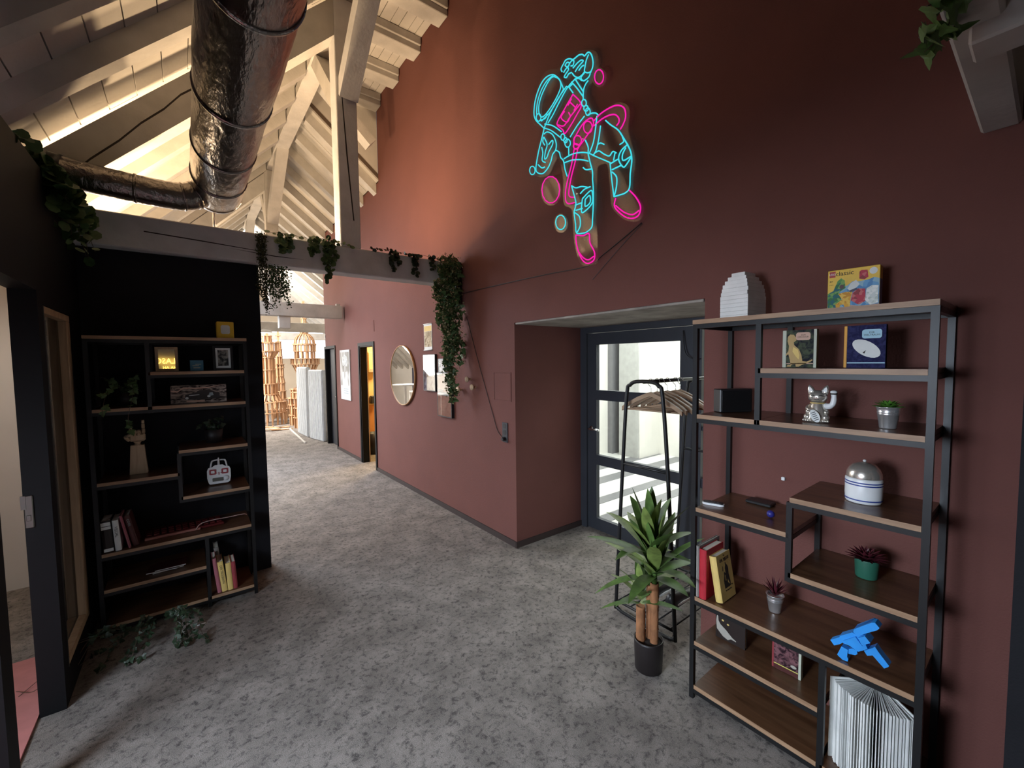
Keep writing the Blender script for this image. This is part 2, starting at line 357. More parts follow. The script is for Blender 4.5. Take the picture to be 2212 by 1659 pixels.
def _link(name, mesh, m, parent):
    o = bpy.data.objects.new(name, mesh); COL.objects.link(o)
    if m: mesh.materials.append(m if not isinstance(m, str) else M[m])
    if parent is not None: o.parent = parent
    return o
def obj(name, mb, m, parent=None, world=False, kind=None, label=None):
    """link a builder as ONE mesh object; world=True: its points are world points, moved into the parent's frame"""
    me = bpy.data.meshes.new(name); vs = mb.v
    if parent is not None and world:
        inv = root_matrix(parent).inverted(); vs = [inv @ Vector(p) for p in vs]
    me.from_pydata(vs, [], mb.f); me.update()
    bm = bmesh.new(); bm.from_mesh(me); bmesh.ops.recalc_face_normals(bm, faces=bm.faces[:]); bm.to_mesh(me); bm.free()
    if any(mb.smooth):
        me.polygons.foreach_set('use_smooth', mb.smooth)
    o = _link(name, me, m, parent)
    if kind: o['kind'] = kind
    if label: o['label'] = label
    return o
def root_matrix(o):
    mtx = o.matrix_basis.copy()
    while o.parent is not None:
        o = o.parent; mtx = o.matrix_basis @ mtx
    return mtx
def tag(o, label, cat, group=None, kind=None):
    o['label'] = label; o['category'] = cat
    if group: o['group'] = group
    if kind: o['kind'] = kind
    return o
def thing(name, label, cat, loc=(0, 0, 0), rz=0.0, group=None):
    o = bpy.data.objects.new(name, None); COL.objects.link(o); o.empty_display_size = 0.05
    o.location = loc; o.rotation_euler = (0, 0, rz)
    return tag(o, label, cat, group)
def struct(name, mb, m, label=None):
    o = obj(name, mb, m); o['kind'] = 'structure'
    if label: o['label'] = label
    return o
def copy_thing(root, loc, rz=None, label=None):
    r = root.copy(); COL.objects.link(r); r.location = loc
    if rz is not None: r.rotation_euler = (0, 0, rz)
    if label: r['label'] = label
    for ch in list(root.children):
        c = ch.copy(); COL.objects.link(c); c.parent = r
        for g in list(ch.children):
            d = g.copy(); COL.objects.link(d); d.parent = c
    return r
def text(name, body, size, m, parent, loc, X=None, align='CENTER', squash=1.0, depth=0.0004):
    """flat lettering facing local -y"""
    cu = bpy.data.curves.new(name, 'FONT'); cu.body = body; cu.size = size; cu.align_x = align; cu.align_y = 'CENTER'; cu.extrude = depth; cu.resolution_u = 2
    t = bpy.data.objects.new(name, cu); COL.objects.link(t)
    dg = bpy.context.evaluated_depsgraph_get(); me = bpy.data.meshes.new_from_object(t.evaluated_get(dg))
    bpy.data.objects.remove(t); bpy.data.curves.remove(cu)
    R = Matrix(((squash, 0, 0, 0), (0, 0, -1, 0), (0, 1, 0, 0), (0, 0, 0, 1)))
    T = Matrix.Translation(loc) @ R
    me.transform((X @ T) if X is not None else T); me.materials.clear()
    return _link(name, me, M[m], parent)
def smooth_line(pts, k=6, closed=False):
    """Catmull-Rom through the points"""
    P = [Vector(p) for p in pts]; n = len(P); out = []
    for i in range(n if closed else n-1):
        p0, p1, p2, p3 = (P[(i-1) % n], P[i], P[(i+1) % n], P[(i+2) % n]) if closed else (P[max(i-1, 0)], P[i], P[i+1], P[min(i+2, n-1)])
        for j in range(k):
            t = j/k; out.append(0.5*((2*p1)+(p2-p0)*t+(2*p0-5*p1+4*p2-p3)*t*t+(3*p1-p0-3*p2+p3)*t**3))
    if not closed: out.append(P[-1])
    return out
def ell(cx, cy, rx, ry, n=18, rot=0.0):
    c, s = math.cos(rot), math.sin(rot)
    return [(cx+rx*math.cos(2*PI*i/n)*c-ry*math.sin(2*PI*i/n)*s, cy+rx*math.cos(2*PI*i/n)*s+ry*math.sin(2*PI*i/n)*c) for i in range(n)]
def rrect(x0, z0, x1, z1, r, n=4):
    out = []
    for cx, cz, a in ((x1-r, z0+r, -PI/2), (x1-r, z1-r, 0), (x0+r, z1-r, PI/2), (x0+r, z0+r, PI)):
        out += [(cx+r*math.cos(a+PI/2*i/n), cz+r*math.sin(a+PI/2*i/n)) for i in range(n+1)]
    return out

# ================================================================== the room shell
XW = 2.375                                             # face of the long red wall
# floors
m = MB(); m.box((-2.4, -3.0, -0.1), (2.4, 9.65, 0)); m.box((2.4, 1.25, -0.1), (3.34, 3.03, 0)); m.box((-2.4, 9.65, -0.1), (5.2, 18.2, 0)); m.box((2.4, 6.3, -0.1), (4.6, 9.65, 0))
struct('floor', m, 'carpet')
m = MB(); m.box((3.34, 0.2, -0.1), (7.4, 5.2, -0.02)); fl = struct('floor', m, 'light_stone')
for a, b, mt in [(0.2, 0.45, 'light_stone'), (0.45, 0.62, 'dark_stone'), (0.62, 0.95, 'light_stone'), (0.95, 1.12, 'dark_stone'), (1.12, 1.46, 'light_stone'), (1.46, 1.62, 'dark_stone'), (1.62, 1.93, 'light_stone'), (1.93, 2.10, 'dark_stone'),
                 (2.10, 2.42, 'light_stone'), (2.42, 2.58, 'dark_stone'), (2.58, 2.90, 'light_stone'), (2.90, 3.07, 'dark_stone'), (3.07, 3.33, 'light_stone'), (3.33, 3.50, 'dark_stone'), (3.50, 3.88, 'light_stone'),
                 (3.88, 4.11, 'dark_stone'), (4.11, 4.39, 'light_stone'), (4.39, 4.62, 'dark_stone'), (4.62, 5.2, 'light_stone')]:
    m = MB(); m.cbox((3.34, a+0.004, -0.02), (7.4, b-0.004, 0), 0.003); obj('stone_strip', m, mt, fl)

# the long red wall with the deep door niche and two door openings
m = MB()
m.box((XW, -1.4, 0), (3.293, 1.25, 5.62)); m.box((XW, 1.25, 2.095), (3.293, 3.03, 5.62)); m.box((XW, 3.03, 0), (3.293, 3.45, 5.62))
m.box((XW, 3.45, 0), (2.49, 6.27, 5.62)); m.box((XW, 6.27, 0), (2.49, 6.70, 4.43)); m.box((XW, 6.70, 2.03), (2.49, 7.37, 4.43)); m.box((XW, 7.37, 0), (2.49, 8.91, 4.43))
m.box((XW, 8.91, 2.05), (2.49, 9.62, 4.43))
struct('wall_right', m, 'red_wall')
m = MB(); m.cbox((XW+0.002, 1.26, 2.078), (3.29, 3.02, 2.0945), 0.004); struct('trim_1', m, 'rough_plaster')      # bare soffit of the niche
# partitions: dark wall under the tie beam, dark glazed wall beside it
m = MB(); m.box((-0.66, 4.07, 0), (0.503, 4.19, 2.562)); struct('wall_partition', m, 'black_wall')
m = MB(); XL0, XL1 = -0.655, -0.56
m.box((XL0, 3.03, 0), (XL1, 3.125, 2.78)); m.box((XL0, 3.74, 0), (XL1, 4.068, 2.78)); m.box((XL0, 3.125, 2.06), (XL1, 3.74, 2.78)); m.box((XL0, 3.125, 0), (XL1, 3.74, 0.16))
m.box((XL0, 0.22, 2.12), (XL1, 3.03, 2.78)); m.box((XL0, 2.38, 0), (-0.60, 2.495, 2.12)); m.box((XL0, 0.1, 0), (XL1, 0.22, 2.78))
struct('wall_left', m, 'lining_black')
m = MB()                                               # the side room behind it
m.box((-2.5, -3.0, 0), (-2.3, 18, 2.2)); m.box((-2.3, 4.94, 0), (-0.56, 5.04, 2.5)); m.box((-0.66, 4.19, 0), (-0.56, 4.94, 2.5)); m.box((-2.3, -0.1, 0), (-0.655, 0.1, 2.56))
struct('wall_side', m, 'white_wall')
m = MB(); m.box((2.0, -0.06, 0), (XW, 0.057, 2.56)); struct('wall_near', m, 'black_wall')
m = MB(); m.box((-2.4, -3.1, 0), (3.3, -3.0, 5.7)); struct('wall_back', m, 'white_wall')
# far hall walls
m = MB(); m.box((-2.5, 17.6, 0), (5.3, 17.75, 1.93)); m.box((-2.5, 17.6, 3.2), (5.3, 17.75, 5.4))
for x in (-2.4, -0.9, 0.75, 2.4, 3.62, 5.05): m.box((x, 17.6, 1.93), (x+0.12, 17.75, 3.2))
struct('wall_far', m, 'beige_wall')
m = MB(); m.box((5.0, 9.6, 0), (5.2, 17.7, 2.6)); m.box((2.49, 9.64, 0), (5.2, 9.74, 4.0)); struct('wall_hall', m, 'white_wall')
k = 2
for a, b in ((-2.28, -0.9), (-0.78, 0.75), (0.87, 2.4), (2.52, 3.62), (3.74, 5.05)):
    m = MB(); m.box((a, 17.66, 1.93), (b, 17.69, 3.2)); w = struct('window_%d' % k, m, 'sky_pane'); k += 1
# stair hall behind the glass door
m = MB(); m.box((6.85, 0.2, 0), (7.1, 5.2, 3.0)); m.box((6.255, 4.44, 0), (6.85, 4.863, 3.0)); m.box((3.34, 5.1, 0), (7.1, 5.25, 3.0)); m.box((3.3, 0.05, 0), (7.1, 0.2, 3.0)); m.box((3.34, 0.2, 3.0), (7.1, 5.2, 3.1))
m.box((3.30, 3.42, 0), (3.40, 5.2, 3.0)); m.box((3.30, 0.2, 0), (3.40, 1.2, 3.0)); m.box((3.30, 1.2, 2.12), (3.40, 3.42, 3.0))
struct('wall_stair', m, 'white_wall')
m = MB(); m.box((6.22, 4.46, 0), (6.255, 4.863, 3.0)); struct('trim_2', m, 'concrete')
m = MB(); m.box((6.19, 4.99, 0), (6.40, 5.1, 3.0)); struct('trim_3', m, 'dark_stone')
# wash room behind the second door
m = MB(); m.box((2.49, 8.2, 0.92), (4.5, 8.3, 2.6)); m.box((4.4, 6.3, 0), (4.5, 8.2, 2.6)); m.box((2.49, 6.2, 0), (4.5, 6.3, 2.6)); m.box((2.49, 6.2, 2.6), (4.5, 8.3, 2.7)); struct('wall_wash', m, 'yellow_wall')
m = MB(); m.box((2.49, 8.2, 0), (4.5, 8.3, 0.92)); struct('trim_4', m, 'orange_wall')
# skirting
bb = MB(); bb.box((XW-0.014, 3.025, 0), (XW, 6.66, 0.055)); bb.box((XW-0.014, 7.41, 0), (XW, 8.87, 0.055)); bb.box((XW-0.014, 3.016, 0), (3.28, 3.030, 0.055)); bb.box((XW-0.014, 0.07, 0), (XW, 1.25, 0.055))
struct('baseboard_right', bb, 'baseboard')

# ------------------------------------------------------------------ roof: sheet, boards one by one, rafters one by one
LB = 3.93                                              # left slope: z = x + LB ; right slope: z = 4.447 + 0.8 (2.375 - x)
RZ = lambda x: 4.447+0.8*(XW-x)
AX, AZ = 1.343, 5.273
def slab(p, q, t):
    (x0, z0), (x1, z1) = p, q; d = Vector((x1-x0, z1-z0)).normalized(); n = Vector((-d.y, d.x))
    if n.y < 0: n = -n
    return [(x0, z0), (x1, z1), (x1+n.x*t, z1+n.y*t), (x0+n.x*t, z0+n.y*t)]
FRAFT = [4.0+0.59*i for i in range(-8, 23) if i != 0]
# left slope
m = MB(); m.prism(slab((-2.4, -2.4+LB+0.03), (1.6, 1.6+LB+0.03), 0.05), -3.0, 18.0, 'y'); ceil_l = struct('ceiling', m, 'roof_underlay')
n = 24
for i in range(n):
    a = -2.35+i*(3.69/n); b = -2.35+(i+1)*(3.69/n)-0.006; j = random.uniform(-0.002, 0.002)
    m = MB(); m.prism(slab((a, a+LB+j), (b, b+LB+j), 0.022), -3.0, 4.2, 'y'); obj('board', m, 'white_board', ceil_l)
m = MB(); m.prism([(-2.35, -2.35+LB-0.16), (1.18, 1.18+LB-0.16), (1.18, 1.18+LB), (-2.35, -2.35+LB)], 0, 0.12, 'y'); raft = None
for y in FRAFT:
    if raft is None: raft = obj('rafter', m, 'white_timber', ceil_l); raft.location.y = y
    else: r = raft.copy(); COL.objects.link(r); r.location.y = y
# right slope (the wing beyond the cross roof)
m = MB(); m.prism(slab((5.4, RZ(5.4)+0.03), (1.2, RZ(1.2)+0.03), 0.05), 9.6, 18.0, 'y'); m.prism(slab((2.6, RZ(2.6)+0.03), (1.2, RZ(1.2)+0.03), 0.05), 6.27, 9.6, 'y'); ceil_r = struct('ceiling', m, 'roof_underlay')
def sloped_boards(x0, z0, x1, z1, ya, yb, par):
    first = None; n = int((yb-ya)/0.165); w = (yb-ya)/n
    for i in range(n):
        if first is None:
            m = MB(); m.prism(slab((x0, z0), (x1, z1), 0.022), 0.003, w-0.003, 'y'); first = obj('board', m, 'white_board', par); first.location.y = ya
        else:
            r = first.copy(); COL.objects.link(r); r.location.y = ya+i*w; r.location.z = 0.0025*(i % 3)
sloped_boards(-2.35, -2.35+LB, 1.34, 1.34+LB, 4.2, 17.6, ceil_l)
sloped_boards(AX, RZ(AX), XW, RZ(XW), 6.27, 9.68, ceil_r)
sloped_boards(AX, RZ(AX), 5.0, RZ(5.0), 9.68, 17.6, ceil_r)
short = MB(); short.prism([(1.42, RZ(1.42)-0.16), (XW-0.002, RZ(XW)-0.16), (XW-0.002, RZ(XW)), (1.42, RZ(1.42))], 0, 0.12, 'y')
long_ = MB(); long_.prism([(1.42, RZ(1.42)-0.16), (4.98, RZ(4.98)-0.16), (4.98, RZ(4.98)), (1.42, RZ(1.42))], 0, 0.12, 'y')
rs = rl = None
for y in FRAFT:
    if y < 6.27: continue
    if y < 9.6:
        if rs is None: rs = obj('rafter', short, 'white_timber', ceil_r); rs.location.y = y
        else: r = rs.copy(); COL.objects.link(r); r.location.y = y
    else:
        if rl is None: rl = obj('rafter', long_, 'white_timber', ceil_r); rl.location.y = y
        else: r = rl.copy(); COL.objects.link(r); r.location.y = y
# flat ceiling of the cross roof over the red gable
m = MB(); m.box((1.2, -3.0, 5.62), (3.3, 6.35, 5.68)); m.box((1.20, -3.0, 5.15), (1.24, 6.27, 5.62)); ceil_f = struct('ceiling', m, 'roof_underlay')
xs = [1.25, 1.40, 1.51, 1.64, 1.74, 1.87, 1.99, 2.09, 2.20, 2.29, 2.376]
for i in range(len(xs)-1):
    m = MB(); m.box((xs[i], -3.0, 5.597-0.003*(i % 2)), (xs[i+1]-0.006, 6.265, 5.62)); obj('board', m, 'white_board', ceil_f)
jo = None
for i in range(-7, 4):
    y = 4.12+0.655*i
    if jo is None:
        m = MB(); m.cbox((1.25, 0, 5.435), (XW-0.003, 0.20, 5.597), 0.006); m.cbox((1.25, -0.028, 5.50), (XW-0.012, 0.0, 5.59), 0.004); jo = obj('joist', m, 'white_timber', ceil_f); jo.location.y = y
    else: r = jo.copy(); COL.objects.link(r); r.location.y = y
m = MB(); m.prism([(AX-0.1, AZ), (AX, RZ(AX)), (XW-0.002, RZ(XW)), (XW-0.002, 5.597), (AX-0.1, 5.597)], 6.275, 6.315, 'y'); struct('wall_dormer', m, 'white_board')

# ------------------------------------------------------------------ roof frame: tie beams, posts, braces, purlin, main rafter
def timber(name, label, mb, group=None, cat='beam', mt='white_timber'):
    o = obj(name, mb, mt); tag(o, label, cat, group); return o
m = MB(); m.cbox((-2.2, 3.985, 2.567), (XW-0.001, 4.165, 2.802), 0.008)
tb = timber('tie_beam', 'long grey-white tie beam draped with ivy above the dark partition', m, mt='daylit_timber')
cr = MB()
for pts in ([(-0.2, 2.70), (0.15, 2.685), (0.5, 2.665), (0.52, 2.660), (0.15, 2.677), (-0.2, 2.692)], [(0.30, 2.655), (0.62, 2.640), (0.85, 2.638), (0.62, 2.632)]):
    cr.prism(pts, 3.9845, 3.990, 'y')
obj('crack', cr, 'timber_crack', tb)
m = MB(); m.cbox((-2.2, 0.105, 2.567), (XW-0.001, 0.203, 2.802), 0.008); timber('tie_beam', 'pale tie beam end jutting from the red wall overhead, leaves beside it', m)
m = MB(); m.cbox((1.585, -0.45, 2.525), (1.70, 0.165, 2.63), 0.006); timber('cross_beam', 'short light-grey beam crossing under the tie beam overhead', m)
m = MB(); m.cbox((-2.2, 8.14, 2.567), (2.33, 8.32, 2.802), 0.008); tb2 = timber('tie_beam', 'pale tie beam with a short hanging stub, ending against the red wall', m)
m = MB(); m.cbox((2.24, 8.20, 2.80), (2.31, 8.26, 2.845), 0.004); obj('peg', m, 'white_timber', tb2)
m = MB(); m.cbox((1.28, 8.16, 2.36), (1.46, 8.30, 2.57), 0.006); obj('stub', m, 'white_timber', tb2)
m = MB(); m.cbox((-2.2, 12.1, 2.567), (4.9, 12.28, 2.802), 0.008); timber('tie_beam', 'third tie beam of the far hall, in front of the plank towers', m)
m = MB(); m.cbox((-2.2, 16.2, 2.567), (4.9, 16.38, 2.802), 0.008); timber('tie_beam', 'farthest tie beam, close to the bright window band', m)
# posts with braces
def post(y, label, mt='white_timber', zt=4.98):
    t = thing('roof_post', label, 'post', (1.24, y, 2.802))
    m = MB(); m.cbox((1.15, y, 2.803), (1.33, y+0.18, zt), 0.006); obj('post_shaft', m, mt, t, True)
    m = MB(); m.bar((1.25, y+0.02, 4.15), (1.29, y-0.86, 5.04), 0.15, 0.16, (1, 0, 0)); obj('brace', m, mt, t, True)
    m = MB(); m.bar((1.25, y+0.16, 4.15), (1.29, y+1.04, 5.04), 0.15, 0.16, (1, 0, 0)); obj('brace', m, 'white_timber', t, True)
    return t
p1 = post(3.99, 'tall grey-blue post standing on the ivy-draped tie beam', 'daylit_timber')
m = MB(); m.prism([(1.195, 4.16), (1.203, 4.16), (1.235, 3.60), (1.275, 3.05), (1.265, 3.05), (1.222, 3.62)], 3.9885, 3.9935, 'y'); obj('crack', m, 'timber_crack', p1, True)
post(8.16, 'pale roof post with a kinked brace, second along the ridge')
post(12.1, 'pale roof post far down the ridge, third along it')
m = MB(); m.cbox((1.19, -3.0, 4.985), (1.37, 17.6, 5.10), 0.008); timber('ridge_purlin', 'pale ridge purlin running along the roof above the posts', m)
def principal(y, label, b0=3.48, b1=3.80, x1=1.15):
    m = MB(); m.prism([(-0.655, -0.655+b0), (x1, x1+b0), (x1, x1+b1), (-0.94, -0.94+b1), (-0.655, 2.82)], y, y+0.185, 'y'); return timber('main_rafter', label, m, cat='rafter')
mr = principal(3.99, 'heavy dark-sided main rafter with a long crack, behind the big duct')
cr = MB()
cp = [(-0.60, 0.06), (-0.45, 0.105), (-0.30, 0.12), (-0.18, 0.155), (-0.05, 0.165), (0.05, 0.20), (0.16, 0.195), (0.30, 0.215)]
poly = [(x, x+3.48+o) for x, o in cp]+[(x, x+3.48+o-0.017) for x, o in reversed(cp)]
for a in range(len(cp)-1):
    cr.prism([poly[a], poly[a+1], poly[len(poly)-2-a], poly[len(poly)-1-a]], 3.9895, 3.996, 'y')
obj('crack', cr, 'timber_crack', mr)
principal(8.16, 'pale main rafter meeting the second roof post', b1=3.76); principal(12.1, 'pale main rafter meeting the third roof post', b1=3.76)
m = MB(); m.bar((1.47, 5.65, 5.16), (2.05, 5.65, 4.62), 0.12, 0.17, (0, 1, 0)); timber('valley_rafter', 'pale sloping rafter in the valley beside the first roof post', m, cat='rafter')
# dark steel bracket hiding the tie beam's end
m = MB(); m.cbox((2.30, 3.93, 2.40), (2.374, 3.984, 2.80), 0.006); m.cbox((2.28, 3.955, 2.36), (2.374, 3.982, 2.40), 0.004)
bk = obj('beam_bracket', m, 'plastic_black'); tag(bk, 'narrow black bracket on the wall at the end of the ivy beam', 'bracket')

# ------------------------------------------------------------------ doors and windows
def rect_frame(mb, x0, x1, ya, yb, za, zb, w, bottom=True, wb=None):
    mb.box((x0, ya, za), (x1, ya+w, zb)); mb.box((x0, yb-w, za), (x1, yb, zb)); mb.box((x0, ya+w, zb-w), (x1, yb-w, zb))
    if bottom: mb.box((x0, ya+w, za), (x1, yb-w, za+(wb or w)))
# glass door in the niche
d1 = obj('door_1', (lambda q: (q.box((3.24, 2.945, 0), (3.33, 3.028, 2.077)), q.box((3.24, 1.252, 2.02), (3.33, 2.945, 2.077)), q.box((3.24, 1.725, 0), (3.33, 1.80, 2.02)), q.box((3.24, 1.252, 0), (3.33, 1.29, 2.02)), q.box((3.24, 1.29, 0), (3.33, 1.725, 0.08)), q)[-1])(MB()), 'door_grey')
d1['kind'] = 'structure'; d1['label'] = 'dark grey framed glass door in the deep niche'
m = MB(); rect_frame(m, 3.255, 3.30, 1.805, 2.94, 0.012, 2.015, 0.115, True, 0.12); m.box((3.255, 1.92, 0.685), (3.30, 2.825, 0.785)); m.box((3.255, 1.92, 1.345), (3.30, 2.825, 1.445)); lf = obj('door_leaf', m, 'door_grey', d1)
for za, zb in ((0.132, 0.685), (0.785, 1.345), (1.445, 1.90)):
    m = MB(); m.box((3.272, 1.92, za), (3.282, 2.825, zb)); obj('pane', m, 'glass', lf)
m = MB(); m.tube([(3.255, 2.885, 1.05), (3.20, 2.885, 1.05), (3.195, 2.86, 1.052), (3.195, 2.745, 1.052)], 0.010, 8); m.lathe([(0.001, 0), (0.026, 0), (0.026, 0.012), (0.001, 0.012)], 14, X=Matrix.Translation((3.243, 2.885, 1.05)) @ Matrix.Rotation(PI/2, 4, 'Y')); obj('handle', m, 'chrome', lf)
m = MB(); m.box((3.255, 1.29, 0.70), (3.30, 1.725, 0.78)); m.box((3.255, 1.29, 1.17), (3.30, 1.725, 1.20)); obj('side_bar', m, 'door_grey', d1)
for za, zb in ((0.08, 0.70), (0.78, 1.17), (1.20, 2.02)):
    m = MB(); m.box((3.272, 1.29, za), (3.282, 1.725, zb)); obj('side_pane', m, 'glass', d1)
m = MB(); m.tube(smooth_line([(3.23, 1.88, 1.98), (3.21, 1.86, 1.86), (3.20, 1.83, 1.78), (3.215, 1.76, 1.74), (3.235, 1.73, 1.75)], 5), 0.005, 6); obj('door_cable', m, 'plastic_black', d1)
# wash room door: frame, black reveals
d2 = obj('door_2', (lambda q: (rect_frame(q, XW-0.016, XW+0.03, 6.645, 7.43, 0, 2.085, 0.055, False), q.box((XW-0.004, 7.345, 0), (2.495, 7.369, 2.03)), q.box((XW-0.004, 6.701, 0), (2.495, 6.716, 2.03)), q.box((XW-0.004, 6.716, 2.012), (2.495, 7.345, 2.0295)), q)[-1])(MB()), 'lining_black'); d2['kind'] = 'structure'; d2['label'] = 'narrow black doorway into the yellow lit wash room'
m = MB(); m.box((2.480, 7.333, 0), (2.494, 7.345, 2.01)); obj('pale_edge', m, 'bead_wood', d2)
d3 = obj('door_3', (lambda q: (rect_frame(q, XW-0.016, XW+0.03, 8.855, 9.675, 0, 2.10, 0.055, False), q.box((XW-0.004, 9.605, 0), (2.495, 9.619, 2.05)), q.box((XW-0.004, 8.911, 0), (2.495, 8.926, 2.05)), q)[-1])(MB()), 'lining_black'); d3['kind'] = 'structure'; d3['label'] = 'dark doorway at the end of the red wall'
m = MB(); m.box((2.45, 8.93, 0.01), (2.49, 9.60, 2.04)); lf3 = obj('door_leaf', m, 'door_black', d3)
m = MB(); m.tube([(2.45, 9.02, 1.05), (2.41, 9.02, 1.05), (2.405, 9.14, 1.05)], 0.011, 8); obj('handle', m, 'chrome', lf3)
# glazed panel in the dark left wall: pane and timber beads
w1 = obj('window_1', (lambda q: (q.box((-0.598, 3.126, 0.161), (-0.561, 3.15, 2.059)), q)[-1])(MB()), 'door_black'); w1['kind'] = 'structure'; w1['label'] = 'tall narrow pane with wooden beads in the black wall'
m = MB(); m.box((-0.612, 3.15, 0.161), (-0.604, 3.74, 2.059)); obj('pane', m, 'dark_glass', w1)
for lo, hi in [((-0.60, 3.655, 0.20), (-0.562, 3.692, 2.02)), ((-0.60, 3.702, 0.20), (-0.562, 3.738, 2.02)), ((-0.60, 3.15, 2.02), (-0.562, 3.738, 2.058)), ((-0.60, 3.15, 0.162), (-0.562, 3.738, 0.20))]:
    m = MB(); m.cbox(lo, hi, 0.003); obj('bead', m, 'bead_wood', w1)
m = MB(); m.cbox((-0.652, 3.022, 0.965), (-0.622, 3.031, 1.125), 0.003); m.box((-0.662, 3.020, 1.06), (-0.645, 3.030, 1.125)); m.cbox((-0.646, 3.019, 1.00), (-0.630, 3.024, 1.03), 0.002)
sp = obj('strike_plate', m, 'dull_steel'); tag(sp, 'small steel strike plate on the edge of the black wall', 'lock plate')
m = MB(); m.box((-2.2, 0.4, 0.001), (-0.66, 3.68, 0.012)); rg = obj('patch', m, 'coral_floor'); tag(rg, 'pinkish rug glimpsed through the gap beside the black wall', 'patch')  # thin pinkish layer on the side room floor

# ================================================================== the two bookcases
BW, BD = 0.862, 0.39
SHELVES = [(0.0, BW, 1.94), (0.30, BW-0.022, 1.705), (0.022, 0.30, 1.475), (0.30, BW-0.022, 1.475), (0.022, 0.435, 1.005), (0.435, BW-0.022, 1.16), (0.435, BW-0.022, 0.835),
           (0.022, BW-0.022, 0.545), (0.022, 0.555, 0.31), (0.022, 0.555, 0.075), (0.567, BW-0.022, 0.075)]
def bookcase(label, loc, rz):
    t = thing('bookcase', label, 'bookcase', loc, rz)
    f = 0.022
    for x in (0, BW-f):
        for y in (0.004, BD-f-0.002):
            m = MB(); m.box((x, y, 0), (x+f, y+f, 1.917)); obj('post', m, 'frame_steel', t)
    for x, za, zb in ((0.289, 1.43, 1.917), (0.424, 0.793, 1.137), (0.555, 0.0, 0.523)):
        for y in (0.006, BD-f-0.004):
            m = MB(); m.box((x, y, za), (x+f, y+f-0.002, zb)); obj('divider', m, 'frame_steel', t)
    for x0, x1, z in SHELVES:
        top = z > 1.9
        xa, xb = (x0, x1) if top else (x0+0.001, x1-0.001)
        ya, yb = (-0.002, BD) if top else (0.006, BD-0.004)
        m = MB(); m.box((xa, ya+0.002, z-0.022), (xb, yb, z-0.0012)); s = obj('shelf', m, 'shelf_wood', t)
        m = MB(); m.box((xa, ya, z-0.022), (xb, ya+0.002, z-0.0014)); obj('edge_band', m, 'shelf_edge', s)
        m = MB(); m.box((x0, 0.005, z-0.043), (x1, 0.023, z-0.0225)); m.box((x0, BD-0.024, z-0.043), (x1, BD-0.006, z-0.0225))
        m.box((x0, 0.023, z-0.043), (x0+0.018, BD-0.024, z-0.0225)); m.box((x1-0.018, 0.023, z-0.043), (x1, BD-0.024, z-0.0225)); obj('rail', m, 'frame_steel', s)
    return t
RC = (1.985, 1.105); LC = (-0.505, 3.67); RQ = -PI/2
bookcase('black steel and dark wood bookcase standing against the red wall', (RC[0], RC[1], 0), RQ)
bookcase('black steel and dark wood bookcase standing against the black partition', (LC[0], LC[1], 0), 0)

# ---------------------------------------------------------------- small builders; fronts look along local -y
def slip(mb_pts, y, m, parent, name='print', t=0.0005, X=None):
    mb = MB(); mb.prism(mb_pts, y-t, y, 'y', X); return obj(name, mb, m, parent)
def standing_book(name, label, cat, loc, rz, w, h, d, cover, spine=None, spine_w=0.012, edge=None, group=None):
    """book facing forward: front board, back board, spine on its left, paper block"""
    t = thing(name, label, cat, loc, rz, group); a = -w/2
    m = MB(); m.box((a, 0, 0), (a+w, 0.003, h)); m.box((a, d-0.003, 0), (a+w, d, h)); obj('cover', m, cover, t)
    m = MB(); m.cbox((a-0.001, -0.001, 0), (a+spine_w, d+0.001, h+0.0005), 0.002); obj('spine', m, spine or cover, t)
    m = MB(); m.box((a+spine_w, 0.003, 0.003), (a+w-0.003, d-0.003, h-0.003)); obj('pages', m, 'paper', t)
    if edge:
        m = MB(); m.box((a+w-0.009, -0.0012, 0), (a+w+0.0012, d+0.001, h)); obj('edge_strip', m, edge, t)
    return t
def shelf_book(name, label, loc, rz, t_, d, h, cover, lean=0.0, pages='paper', group=None):
    """book with its spine to the front; thickness along x, leaning by `lean` (top towards -x)"""
    t = thing(name, label, 'book', loc, rz, group)
    X = Matrix.Rotation(-lean, 4, 'Y')
    m = MB(); m.box((0, 0.004, 0), (0.003, d, h), X); m.box((t_-0.003, 0.004, 0), (t_, d, h), X)
    pts = [(0, 0.006), (0.003, 0.002), (t_*0.3, -0.001), (t_*0.7, -0.001), (t_-0.003, 0.002), (t_, 0.006)]
    m.prism(pts+[(t_-0.002, 0.008), (0.002, 0.008)], 0, h, 'z', X); obj('cover', m, cover, t)
    m = MB(); m.box((0.003, 0.008, 0.004), (t_-0.003, d-0.004, h-0.004), X); obj('pages', m, pages, t)
    return t, X
def bucket(t, rb, rt, h, mt='zinc', ribs=True):
    m = MB(); prof = [(0.001, 0), (rb*0.97, 0), (rb, 0.003)]
    if ribs:
        for k in (0.66, 0.74):
            r = rb+(rt-rb)*k; prof += [(r, h*(k-0.03)), (r+0.0018, h*k), (r, h*(k+0.03))]
    prof += [(rt, h-0.004), (rt+0.0025, h-0.002), (rt+0.002, h), (rt-0.001, h), (rt-0.0025, h-0.012), (0.001, h-0.014)]
    m.lathe(prof, 28); return obj('pot', m, mt, t)
def rosette(t, z, rings, mt, name='leaf', w=0.012, fold=0.5):
    """succulent leaves one by one: rings of (count, length, tilt)"""
    for n, ln, tilt in rings:
        base = None
        for k in range(n):
            a = 2*PI*k/n+tilt*3
            if base is None:
                m = MB(); m.leaf((0, 0, 0), (math.cos(tilt), 0, math.sin(tilt)), (0, 0, 1), ln, w, 0.0, 3, fold); base = obj(name, m, mt, t); base.location.z = z; base.rotation_euler.z = a
            else:
                c = base.copy(); COL.objects.link(c); c.location.z = z; c.rotation_euler.z = a

